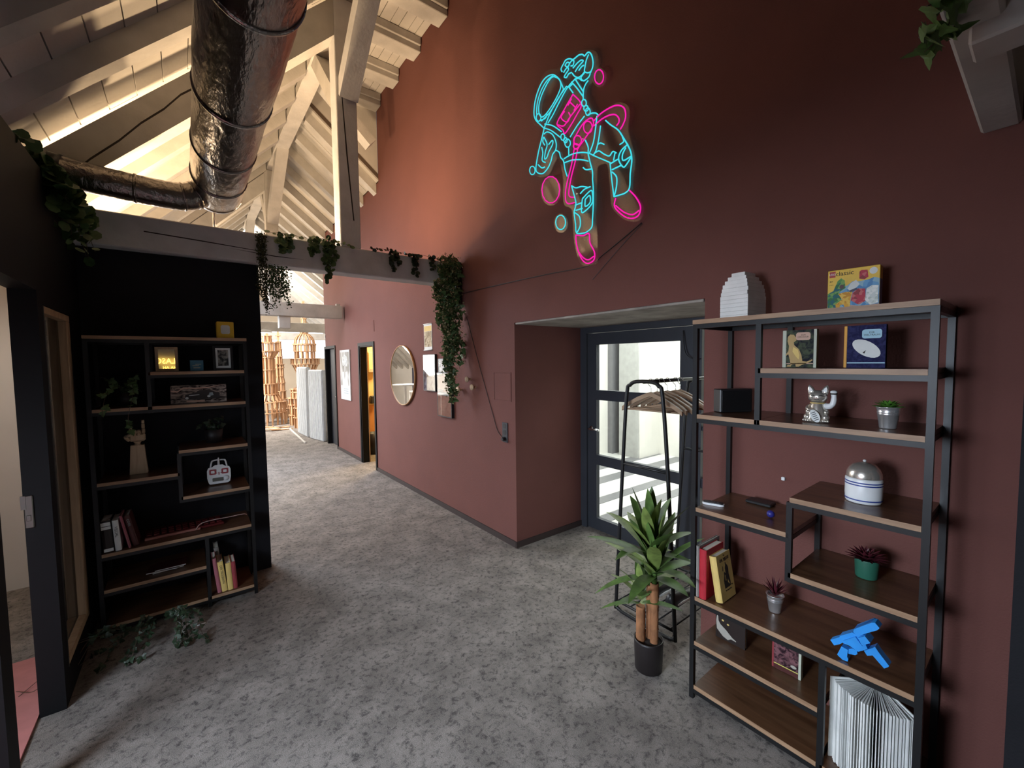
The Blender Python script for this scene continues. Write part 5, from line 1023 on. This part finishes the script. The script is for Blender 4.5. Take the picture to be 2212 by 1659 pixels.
m = MB(); m.box((-0.0355, -0.157, -0.247), (-0.0340, 0.157, 0.247)); obj('glass', m, 'picture_glass', t)
stick_on(t, 'page_white', -0.06, 0.22, 0.157, 0.247, -0.033); stick_on(t, 'bubble_pink', -0.15, 0.05, 0.15, 0.21, -0.033); stick_on(t, 'page_white', 0.02, 0.03, 0.157, 0.06, -0.0335); stick_on(t, 'bubble_grey', -0.13, -0.01, 0.12, 0.035, -0.0336)

# ================================================================== ventilation duct over the tie beam
t = thing('ventilation_duct', 'large silver foil duct with a smaller side pipe above the tie beam', 'duct', (0.24, 4.0, 2.90))
def loc(pts): return [(x-0.24, y-4.0, z-2.90) for x, y, z in pts]
cz = 3.085; R1 = 0.165
m = MB(); Xd = Matrix.Translation((0, 0, cz-2.90)) @ Matrix.Rotation(PI/2, 4, 'X')
prof = [(0.001, -0.135), (0.06, -0.132), (0.115, -0.115), (0.15, -0.085), (R1, -0.04)]
rr = random.Random(2); zz = -0.04
while zz < 6.9: zz += 0.11; prof.append((R1+rr.uniform(-0.003, 0.003), zz))
m.lathe(prof, 40, X=Xd); obj('main_pipe', m, 'foil', t)
for y in (3.99, 3.66, 3.14, 2.52, 1.75, 0.9):
    m = MB(); m.lathe([(R1-0.002, -0.012), (R1+0.005, -0.009), (R1+0.006, 0.006), (R1-0.002, 0.010)], 40, X=Matrix.Translation((0, y-4.0, cz-2.90)) @ Matrix.Rotation(PI/2, 4, 'X') @ Matrix.Rotation(rr.uniform(-0.10, 0.10), 4, 'X')); obj('seam_band', m, 'foil', t)
path = smooth_line(loc([(0.19, 3.92, 3.06), (0.11, 3.895, 2.99), (0.03, 3.882, 2.955), (-0.08, 3.88, 2.948), (-0.30, 3.88, 2.955), (-0.48, 3.88, 2.968), (-0.60, 3.88, 2.98)]), 6)
m = MB(); m.tube(path, [0.092+rr.uniform(-0.0015, 0.0015) for _ in path], 26); obj('side_pipe', m, 'foil', t)
for i in (7, 12, 22):
    m = MB(); p = path[i]; q = path[i+1]; d = (q-p).normalized()*0.010; m.tube([p-d, p-d*0.6, p+d*0.6, p+d], [0.090, 0.097, 0.097, 0.090], 26); obj('seam_band', m, 'foil', t)
m = MB(); a, b = path[-1], path[-1]-(path[-2]-path[-1])*0.8; d = (path[-1]-path[-2]).normalized()
m.tube([a-d*0.03, a+d*0.03], [0.098, 0.098], 26); obj('end_cap', m, 'plastic_black', t)
m = MB(); m.tube([(-0.02, 0.11, -0.099), (-0.02, 0.11, 0.055)], 0.009, 8); m.cbox((-0.045, 0.085, -0.098), (0.005, 0.135, -0.092), 0.002); obj('support_rod', m, 'zinc', t)

# ================================================================== coat rack in the niche, hangers, shoes, basket
t = thing('coat_rack', 'black tubular coat rack standing in front of the glass door', 'coat rack', (2.66, 1.60, 0))
for xx in (2.30, 3.05):
    x = xx-2.66; pts = [(x, -0.06, 1.605), (x, -0.105, 1.580), (x, -0.130, 1.52), (x, -0.17, 1.05), (x, -0.225, 0.10), (x, -0.222, 0.05), (x, -0.19, 0.014), (x, 0.17, 0.014), (x, 0.215, 0.05), (x, 0.218, 0.10), (x, 0.165, 1.05), (x, 0.135, 1.52), (x, 0.11, 1.580), (x, 0.06, 1.605)]
    m = MB(); m.tube(smooth_line(pts, 3, True), 0.0125, 10, True); obj('end_frame', m, 'steel_black', t)
    m = MB(); m.tube([(x, -0.165, 1.05), (x, 0.163, 1.05)], 0.010, 8); obj('cross_bar', m, 'steel_black', t)
    m = MB(); m.tube([(x, -0.222, 0.075), (x, 0.215, 0.075)], 0.009, 8); obj('low_bar', m, 'steel_black', t)
m = MB(); m.tube([(-0.37, 0, 1.605), (0.40, 0, 1.605)], 0.0125, 10); obj('rail', m, 'steel_black', t)
for y in (-0.20, -0.10, 0.0, 0.10, 0.20):
    m = MB(); m.tube([(-0.36, y, 0.082), (0.39, y, 0.082)], 0.005, 6); obj('shoe_wire', m, 'steel_black', t)
def make_hanger(label):
    h = thing('wooden_hanger', label, 'hanger', (0, 0, 0), 0, 'hangers on the coat rack')
    m = MB(); a = [(-0.215, -0.105), (-0.19, -0.085), (-0.10, -0.035), (-0.03, -0.005), (0, 0.004), (0.03, -0.005), (0.10, -0.035), (0.19, -0.085), (0.215, -0.105)]
    poly = a+[(y, z-0.026) for y, z in reversed(a)]
    for i in range(8): m.prism([a[i], a[i+1], (a[i+1][0], a[i+1][1]-0.028), (a[i][0], a[i][1]-0.028)], -0.009, 0.009, 'x')
    obj('yoke', m, 'hanger_wood', h)
    m = MB(); m.tube([(0, -0.195, -0.118), (0, 0.195, -0.118)], 0.006, 8); obj('trouser_bar', m, 'hanger_wood', h)
    m = MB(); m.tube(smooth_line([(0, 0, 0.0), (0, 0, 0.035), (0, 0.012, 0.046), (0, 0.022, 0.062), (0, 0.014, 0.083), (0, -0.004, 0.088), (0, -0.019, 0.074), (0, -0.021, 0.062)], 4), 0.0022, 6); obj('hook', m, 'zinc', h)
    return h
hx = [2.37, 2.44, 2.49, 2.56, 2.66, 2.72]; labs = ['wooden hanger nearest the front rack frame', 'wooden hanger, second along the rail', 'wooden hanger, third along the rail', 'wooden hanger, fourth along the rail', 'wooden hanger, fifth along the rail', 'wooden hanger deepest in the niche']
hg = make_hanger(labs[0]); hz = 1.533
hg.location = (hx[0], 1.60, hz); hg.rotation_euler.z = 0.05
for x, l, r in zip(hx[1:], labs[1:], (-0.05, 0.04, -0.06, 0.07, -0.04)): copy_thing(hg, (x, 1.60, hz), r, l)
for y, lab in ((1.53, 'dark shoe on the rack, nearer the bookcase'), (1.67, 'dark shoe on the rack, nearer the niche wall')):
    m = MB(); prof = [(-0.13, 0.0, 0.030), (-0.09, 0.004, 0.038), (0, 0.006, 0.034), (0.08, 0.005, 0.042), (0.13, 0.0, 0.028)]
    vs = []; 
    for (x, o, w) in prof:
        hgt = 0.085 if x < -0.05 else (0.07 if x < 0.05 else 0.045)
        for k in range(10):
            a = PI*k/9; vs.append((x, o+w*math.cos(a), hgt*math.sin(a)**0.7))
    fs = [(i*10+k, i*10+k+1, (i+1)*10+k+1, (i+1)*10+k) for i in range(4) for k in range(9)]+[tuple(range(10)), tuple(range(40, 50))]+[(i*10, (i+1)*10, (i+1)*10+9, i*10+9) for i in range(4)]
    m.add(vs, fs, True); s = thing('shoe', lab, 'shoe', (2.62, y, 0.088)); obj('upper', m, 'plastic_black', s)
    m = MB(); m.prism([(-0.135, -0.03), (0.10, -0.042), (0.135, -0.02), (0.135, 0.02), (0.10, 0.042), (-0.135, 0.03)], -0.0005, 0.012, 'z'); obj('sole', m, 'page_white', s)
t = thing('wire_basket', 'white wire basket standing behind the coat rack', 'basket', (3.15, 1.42, 0.0))
m = MB()
for k in range(9): m.lathe([(0.058+0.002*k, 0.02+k*0.065), (0.061+0.002*k, 0.0215+k*0.065), (0.058+0.002*k, 0.023+k*0.065)], 20)
for k in range(14):
    a = 2*PI*k/14; m.tube([(0.058*math.cos(a), 0.058*math.sin(a), 0.003), (0.075*math.cos(a), 0.075*math.sin(a), 0.56)], 0.0022, 5)
obj('wire_cage', m, 'plastic_white', t)

# ================================================================== dracaena beside the bookcase
t = thing('dracaena', 'potted dracaena with three brown canes and long green leaves', 'plant', (2.0, 1.355, 0))
m = MB(); m.lathe([(0.001, 0), (0.070, 0), (0.074, 0.004), (0.080, 0.165), (0.080, 0.178), (0.075, 0.178), (0.073, 0.160), (0.001, 0.160)], 32); obj('pot', m, 'black_pot', t)
m = MB(); m.lathe([(0.001, 0.161), (0.0725, 0.161), (0.0725, 0.158)], 20); obj('soil', m, 'soil', t)
canes = [((0.012, -0.028), 0.50, 0.024, 0), ((-0.030, 0.032), 0.36, 0.026, 0.02), ((0.030, 0.012), 0.47, 0.022, 0.0)]
for (x, y), hc, r, ln in canes:
    m = MB(); rr = random.Random(int(hc*100)); pr_ = []; z = 0.15
    while z < hc: pr_.append((r+rr.uniform(-0.0012, 0.0012), z)); z += 0.014; pr_.append((r*0.95, z)); z += 0.004
    pr_ += [(r*0.9, hc), (0.001, hc+0.002)]
    m.lathe(pr_, 16, (x, y, 0)); obj('cane', m, 'cane', t)
def crown(cx, cy, cz, n, lmin, lmax, seed, w=0.046, lo=-0.35, hi=1.45):
    rr = random.Random(seed)
    for k in range(n):
        u = k/(n-1); el = lo+(hi-lo)*u; a = k*2.399+rr.uniform(-0.25, 0.25); ln = lmin+(lmax-lmin)*math.sin(PI*min(1, 0.25+0.62*u))*rr.uniform(0.85, 1.1)
        d = Vector((math.cos(a)*math.cos(el), math.sin(a)*math.cos(el), math.sin(el)))
        ww = w*rr.uniform(0.85, 1.15); dr = rr.uniform(0.15, 0.40)*(1.25-u*0.9)
        for _ in range(14):
            m = MB(); m.leaf((cx+d.x*0.01, cy+d.y*0.01, cz+0.10*u), d, (0, 0, 1), ln, ww, dr, 8, 0.25, lambda q: max(0.03, math.sin(PI*(0.12+0.88*q))**0.7*(1-0.2*q)))
            if all(p[0] < 0.275 and not (p[0] > -0.03 and p[1] < -0.235) for p in m.v): break
            ln *= 0.9
        obj('leaf', m, 'leaf_pale' if k % 3 == 0 else 'leaf_green', t)
crown(0.012, -0.028, 0.52, 20, 0.22, 0.38, 3, 0.080, 0.1, 1.5); crown(0.030, 0.012, 0.62, 18, 0.26, 0.42, 9, 0.082, 0.35, 1.5); crown(-0.030, 0.032, 0.365, 14, 0.13, 0.24, 5, 0.050, 0.1, 1.45)
m = MB(); m.tube([(0.012, -0.028, 0.49), (0.014, -0.026, 0.66)], [0.016, 0.008], 10); m.tube([(0.030, 0.012, 0.46), (0.026, 0.006, 0.72)], [0.014, 0.008], 10); obj('crown_stem', m, 'leaf_green', t)

# ================================================================== ivy and vines on the beam
BY = 3.97
def vine(name, label, loc, stems, seed, mt, size, disc=False, gap=0.03, second=None, keep=None):
    t = trailing(name, label, loc, stems, seed, mt, size, disc, 'ivy', None, gap, keep)
    if second:
        rr = random.Random(seed+99); fo = MB()
        for pts in stems:
            for p in smooth_line(pts, 8):
                for _ in range(second[2]): fo.disc(p+Vector((rr.uniform(-1, 1), rr.uniform(-0.6, 0.3), rr.uniform(-1, 1)))*second[3], Vector((rr.uniform(-1, 1), rr.uniform(-1, 1), rr.uniform(-1, 0.3))), (rr.uniform(-1, 1), -1, 0.3), second[1]*rr.uniform(0.5, 1.2), 5)
        obj('fine_foliage', fo, second[0], t, kind='stuff')
    return t
rr = random.Random(50)
def droop(x, z0, ln, y=BY, sway=0.03, n=5):
    return [(x+rr.uniform(-sway, sway)*k/n, y+rr.uniform(-0.02, 0.0)-0.004, z0-ln*k/n) for k in range(n+1)]
def rel(st, o): return [[(p[0]-o[0], p[1]-o[1], p[2]-o[2]) for p in s] for s in st]
# 1 clump in the corner over the dark wall
o = (-0.62, 3.93, 2.80); st = []
for k in range(20):
    x = rr.uniform(-0.84, -0.68); y = rr.uniform(3.55, 3.97); st.append([(x, y+0.03, 2.86), (x+0.02, y-0.04, rr.uniform(2.90, 3.02)), (x+rr.uniform(0.0, 0.02), y-0.06, 2.76), (x+rr.uniform(0.04, 0.22), y-0.07, rr.uniform(2.48, 2.66))])
for k in range(30):
    y = rr.uniform(3.35, 3.94); x = -0.53+rr.uniform(0, 0.05); st.append([(-0.62, y, 2.835), (-0.55, y-0.02, 2.80 if y > 3.70 else 2.84), (x, y-0.03, 2.74), (x+rr.uniform(0, 0.07), y-0.03, rr.uniform(2.42, 2.66) if y > 3.6 else rr.uniform(2.60, 2.72))])
st += [[(-0.62, 3.2, 2.84), (-0.62, 3.5, 2.93), (-0.66, 3.70, 2.96), (-0.74, 3.80, 2.94)], [(-0.58, 2.9, 2.80), (-0.58, 3.2, 2.88), (-0.58, 3.6, 2.90)]]
vine('hanging_ivy', 'dense ivy clump in the corner above the black wall', o, rel(st, o), 31, 'ivy_green', 0.062, True, 0.030, None, lambda p: p.y < 0.0 and (p.z < -0.05 or math.hypot(p.y+0.05, p.z-0.165) > 0.18 or p.x < -0.13))
# 2 narrow mossy strand round the beam with a feathery tuft
st = [droop(0.520+0.012*k, 2.80, 0.55+0.04*k, 3.975, 0.01) for k in range(-2, 3)]; o = (0.52, BY, 2.80)
vine('hanging_moss', 'narrow dark mossy strand hanging over the beam at the partition end', o, rel(st, o), 32, 'moss', 0.016, True, 0.008, ('moss', 0.014, 3, 0.018))
st = [droop(x, 2.56, rr.uniform(0.14, 0.36), 4.02, 0.04) for x in (0.55, 0.58, 0.61, 0.64, 0.67, 0.70, 0.60, 0.66)]; o = (0.62, 4.02, 2.56)
vine('feathery_vine', 'feathery pale green tuft hanging under the beam', o, rel(st, o), 33, 'ivy_green', 0.014, True, 0.010, ('ivy_green', 0.013, 4, 0.03))
# 3 ivy lying along the beam top with two drooping ends
st = [[(0.55, BY, 2.815), (0.70, BY, 2.83), (0.85, BY, 2.82), (0.98, BY, 2.835), (1.12, BY, 2.82), (1.25, BY, 2.815)], droop(0.66, 2.82, 0.15), droop(0.72, 2.82, 0.11), droop(0.90, 2.82, 0.14), droop(0.93, 2.82, 0.10), droop(1.02, 2.83, 0.38), droop(1.04, 2.83, 0.30), droop(1.00, 2.83, 0.20), droop(1.07, 2.83, 0.16)]; o = (0.9, BY, 2.81)
vine('beam_ivy', 'ivy creeping along the beam top in front of the post', o, rel(st, o), 34, 'ivy_green', 0.040, True, 0.020)
# 4 sparse round leaved vine
st = [[(1.40, BY, 2.815), (1.55, BY, 2.83), (1.75, BY, 2.82), (1.90, BY, 2.83), (2.15, BY, 2.815), (2.30, BY, 2.815)], droop(1.60, 2.82, 0.20), droop(1.66, 2.82, 0.12), droop(1.86, 2.82, 0.20), droop(1.84, 2.82, 0.10), droop(2.04, 2.82, 0.12)]; o = (1.85, BY, 2.81)
vine('round_leaf_vine', 'sparse vine of round dark leaves over the beam', o, rel(st, o), 35, 'ivy_dark', 0.040, True, 0.045)
# 5 long ivy at the beam end
st = []
for k in range(9): st.append(droop(2.19+rr.uniform(-0.10, 0.12), 2.82, rr.uniform(0.9, 1.30), 3.95-0.03, 0.05, 8))
st += [droop(2.20, 2.6, 1.26, 3.94, 0.05, 8), droop(2.16, 2.6, 1.18, 3.94, 0.04, 8), droop(2.10, 2.57, 0.28, 3.93), droop(2.06, 2.55, 0.16, 3.93), droop(2.22, 2.56, 1.22, 3.95, 0.05, 8)]
o = (2.19, 3.93, 2.81)
vine('hanging_ivy', 'long mixed ivy hanging from the beam end down the red wall', o, rel(st, o), 36, 'ivy_green', 0.074, False, 0.090, ('leaf_dry', 0.020, 3, 0.055))
# 6 leaves at the upper right beam
st = [[(1.55, 0.19, 2.55), (1.40, 0.20, 2.50), (1.27, 0.205, 2.43)], [(1.5, 0.19, 2.55), (1.36, 0.17, 2.53), (1.24, 0.19, 2.47)], [(1.5, 0.19, 2.54), (1.42, 0.22, 2.47)]]; o = (1.5, 0.19, 2.55)
vine('hanging_ivy', 'green leaves dangling beside the overhead beam', o, rel(st, o), 37, 'leaf_green', 0.055, False, 0.05)

# ================================================================== far hall
# two ribbed foam panels standing on edge
for a, b, lab, dz, px_, rz in ((10.73, 11.64, 'white ribbed foam panel, the farther of two', 1.66, 2.165, 0.037), (9.88, 10.60, 'white ribbed foam panel, the nearer of two', 1.60, 2.262, 0.175)):
    t = thing('foam_panel', lab, 'panel', (px_, (a+b)/2, 0), rz); h = (b-a)/2
    X = Matrix.Rotation(0.012, 4, 'Y')
    m = MB(); m.cbox((0, -h, 0.002), (0.09, h, dz), 0.02, X); obj('slab', m, 'foam', t)
    m = MB(); n = int((b-a)/0.055)
    for k in range(n): y = -h+0.03+k*(2*h-0.06)/(n-1); m.box((-0.006, y-0.012, 0.03), (0.002, y+0.012, dz-0.03), X)
    obj('rib', m, 'foam', t, kind='stuff')
m = MB(); m.bar((2.10, 12.4, 0.012), (1.98, 9.98, 0.012), 0.03, 0.022); o = obj('floor_batten', m, 'white_timber'); tag(o, 'thin pale batten lying on the carpet before the foam panels', 'batten')
# towers built of little planks
def ring(mb, cz, r, hgt, n, tx=0.018, ty=0.03, ph=0.0, r2=None):
    """upright planks on a circle"""
    r2 = r if r2 is None else r2
    for k in range(n):
        a = 2*PI*k/n+ph; mb.bar((r*math.cos(a), r*math.sin(a), cz), (r2*math.cos(a), r2*math.sin(a), cz+hgt), tx*1.9, ty*1.5, (math.cos(a), math.sin(a), 0))
def hoop(mb, cz, r, n=16, w=0.10, hgt=0.018):
    for k in range(n):
        a = 2*PI*k/n; X = Matrix.Translation((0, 0, cz)) @ Matrix.Rotation(a, 4, 'Z'); mb.box((r-w/2, -r*PI/n, -hgt/2), (r+w/2, r*PI/n, hgt/2), X)
def tower(label, loc, levels, cat='tower'):
    t = thing('plank_tower', label, cat, loc); z = 0
    for (kind, r, hgt, n) in levels:
        m = MB()
        if kind == 'ring': ring(m, z, r, hgt-0.02, n); hoop(m, z+hgt-0.012, r, max(8, n), 0.08)
        elif kind == 'flare': ring(m, z, r[0], hgt-0.02, n, r2=r[1]); hoop(m, z+hgt-0.012, r[1], max(8, n), 0.08)
        elif kind == 'wide': hoop(m, z+0.01, r, n, 0.16); ring(m, z+0.02, r+0.05, hgt-0.04, n); hoop(m, z+hgt-0.012, r+0.04, n, 0.14)
        elif kind == 'dome':
            for k in range(n):
                a = 2*PI*k/n; pts = [Vector((r*math.cos(u)*math.cos(a), r*math.cos(u)*math.sin(a), z+hgt*math.sin(u))) for u in (0, 0.35, 0.7, 1.05, 1.4)]
                for p, q in zip(pts, pts[1:]): m.bar(p, q, 0.03, 0.03)
            hoop(m, z+0.01, r, n, 0.06)
        elif kind == 'solid':
            c = 0
            while c < hgt-0.02:
                s = r if (round(c/0.03) % 2 == 0) else r*0.86; m.box((-s, -s, z+c), (s, s, z+c+0.027)); c += 0.03
        elif kind == 'spire':
            m.bar((0, 0, z), (0, 0, z+hgt), r, r); m.box((-r*1.4, -r*1.4, z+hgt*0.4), (r*1.4, r*1.4, z+hgt*0.4+0.03))
        obj('plank_tier', m, 'plank_wood', t, kind='stuff'); z += hgt
    return t
tower('tall domed tower of wooden planks behind the foam panels', (2.86, 14.0, 0), [('ring', 0.34, 0.34, 16), ('ring', 0.32, 0.34, 16), ('ring', 0.30, 0.34, 16), ('flare', (0.26, 0.22), 0.20, 16), ('ring', 0.24, 0.26, 18), ('flare', (0.24, 0.34), 0.24, 18), ('wide', 0.33, 0.18, 20), ('ring', 0.27, 0.22, 12), ('ring', 0.29, 0.20, 18), ('dome', 0.29, 0.34, 16), ('ring', 0.10, 0.10, 8), ('flare', (0.17, 0.05), 0.20, 8), ('ring', 0.05, 0.16, 6), ('spire', 0.07, 0.50, 1)])
tower('slender square tower of wooden planks against the window band', (2.34, 15.2, 0), [('ring', 0.26, 0.32, 12), ('flare', (0.22, 0.16), 0.30, 10), ('ring', 0.14, 0.26, 10), ('ring', 0.12, 0.26, 8), ('flare', (0.13, 0.09), 0.22, 8), ('ring', 0.10, 0.26, 8), ('wide', 0.06, 0.12, 8), ('ring', 0.08, 0.24, 8), ('ring', 0.075, 0.24, 6), ('ring', 0.06, 0.24, 6), ('spire', 0.05, 0.40, 1)])
tower('broad tower of wooden planks at the partition edge', (1.85, 13.9, 0), [('ring', 0.42, 0.36, 20), ('ring', 0.40, 0.30, 20), ('flare', (0.34, 0.22), 0.22, 18), ('ring', 0.20, 0.30, 14), ('ring', 0.17, 0.40, 12), ('ring', 0.16, 0.36, 12), ('flare', (0.16, 0.26), 0.16, 12), ('wide', 0.24, 0.26, 14), ('ring', 0.10, 0.20, 8), ('spire', 0.06, 0.25, 1)])
t = tower('low plank stack of pale wood between the towers and panels', (2.46, 13.2, 0), [('ring', 0.20, 0.30, 12), ('ring', 0.19, 0.28, 12), ('wide', 0.16, 0.20, 12), ('ring', 0.15, 0.25, 10)])
tower('small dark-footed plank tower just behind the farther foam panel', (2.40, 12.5, 0), [('ring', 0.15, 0.30, 8), ('ring', 0.14, 0.26, 8), ('ring', 0.12, 0.26, 8), ('wide', 0.10, 0.16, 8)])
t = thing('plank_pile', 'flat loose planks lying on the carpet by the towers', 'planks', (1.75, 12.75, 0)); rr = random.Random(77)
for k in range(9):
    m = MB(); X = Matrix.Translation((rr.uniform(-0.2, 0.25), rr.uniform(-0.4, 0.4), 0.001+0.018*(k//4))) @ Matrix.Rotation(rr.uniform(-0.6, 0.6), 4, 'Z'); m.box((-0.25, -0.045, 0), (0.25, 0.045, 0.016), X); obj('plank', m, 'plank_wood' if k % 3 else 'page_white', t)
t = thing('plank_crate', 'low wooden crate past the end of the red wall', 'crate', (2.62, 9.99, 0))
for k in range(5):
    m = MB(); m.box((-0.12, -0.2, 0.10*k), (0.12, 0.2, 0.10*k+0.085)); obj('slat', m, 'plank_wood', t)
# added glowing strip standing in for window glimpses and lens star
t = thing('glare_strip', 'added bright white strip for window glare beside the partition edge', 'glare', (1.62, 12.0, 2.50))
m = MB(); m.cbox((-0.9, -0.03, 0.02), (0.08, 0.03, 0.066), 0.005); obj('strip_back', m, 'white_paint', t)
m = MB(); m.box((-0.88, -0.025, 0.008), (0.06, 0.025, 0.0195)); obj('tube', m, 'glare_white', t)  # glowing slab of the added strip
# wash room: dispenser, small black box, bin
t = thing('towel_dispenser', 'pale dispenser box on the yellow wash room wall', 'dispenser', (2.83, 8.2, 1.75)); m = MB(); m.cbox((-0.07, -0.12, -0.20), (0.10, -0.001, 0.20), 0.015); obj('body', m, 'yellow_wall', t)
m = MB(); m.cbox((-0.04, -0.125, -0.19), (0.07, -0.121, -0.12), 0.002); obj('slot', m, 'bubble_pink', t)
m = MB(); m.cbox((2.80, 8.10, 0.95), (2.90, 8.198, 1.10), 0.01); o = obj('black_dispenser', m, 'plastic_black'); tag(o, 'small black box on the yellow wash room wall', 'box')
t = thing('waste_bin', 'dark bin on the wash room floor', 'bin', (2.80, 7.98, 0)); m = MB(); m.lathe([(0.001, 0), (0.14, 0), (0.17, 0.40), (0.16, 0.40), (0.135, 0.02), (0.001, 0.02)], 22); obj('bucket', m, 'plastic_black', t)
# things of the hall that show in the round mirror
t = thing('bistro_table', 'white round bistro table in the hall, seen in the mirror', 'table', (-0.40, 11.8, 0))
m = MB(); m.lathe([(0.001, 1.06), (0.36, 1.06), (0.375, 1.075), (0.36, 1.09), (0.001, 1.09)], 32); obj('top', m, 'white_paint', t)
m = MB(); m.lathe([(0.001, 0), (0.24, 0), (0.23, 0.02), (0.05, 0.05), (0.04, 0.08), (0.04, 1.04), (0.10, 1.059), (0.001, 1.059)], 24); obj('pedestal', m, 'white_paint', t)
m = MB(); m.cbox((-2.29, 14.2, 0.45), (-2.25, 15.4, 1.52), 0.01); o = obj('pin_board', m, 'navy'); tag(o, 'large navy pin board on the far side wall, seen in the mirror', 'board')
t = thing('low_cabinet', 'white open cabinet in the hall, seen in the mirror', 'cabinet', (-1.6, 12.6, 0))
m = MB(); m.box((-0.2, -1.2, 0), (0.2, 1.2, 0.04)); m.box((-0.2, -1.2, 0.70), (0.2, 1.2, 0.74)); m.box((-0.2, -1.2, 0.04), (-0.17, 1.2, 0.70))
for y in (-1.2, -0.61, -0.02, 0.57, 1.16): m.box((-0.17, y, 0.04), (0.2, y+0.04, 0.70))
obj('carcass', m, 'white_paint', t)
# glowing wall letters of the room behind the camera; only their reflection shows in the little framed mirror
t = thing('neon_lettering', 'glowing yellow letters seen reversed in the bronze framed mirror', 'neon sign', (-0.28, -2.96, 1.80))
Xn = Matrix.Rotation(PI, 4, 'Z')
text('letters', 'VLASG', 0.15, 'neon_yellow', t, (0, 0, 0.02), X=Xn, squash=0.85, depth=0.008); text('letters', 'HA AH', 0.07, 'neon_yellow', t, (-0.02, 0, -0.105), X=Xn, depth=0.008)
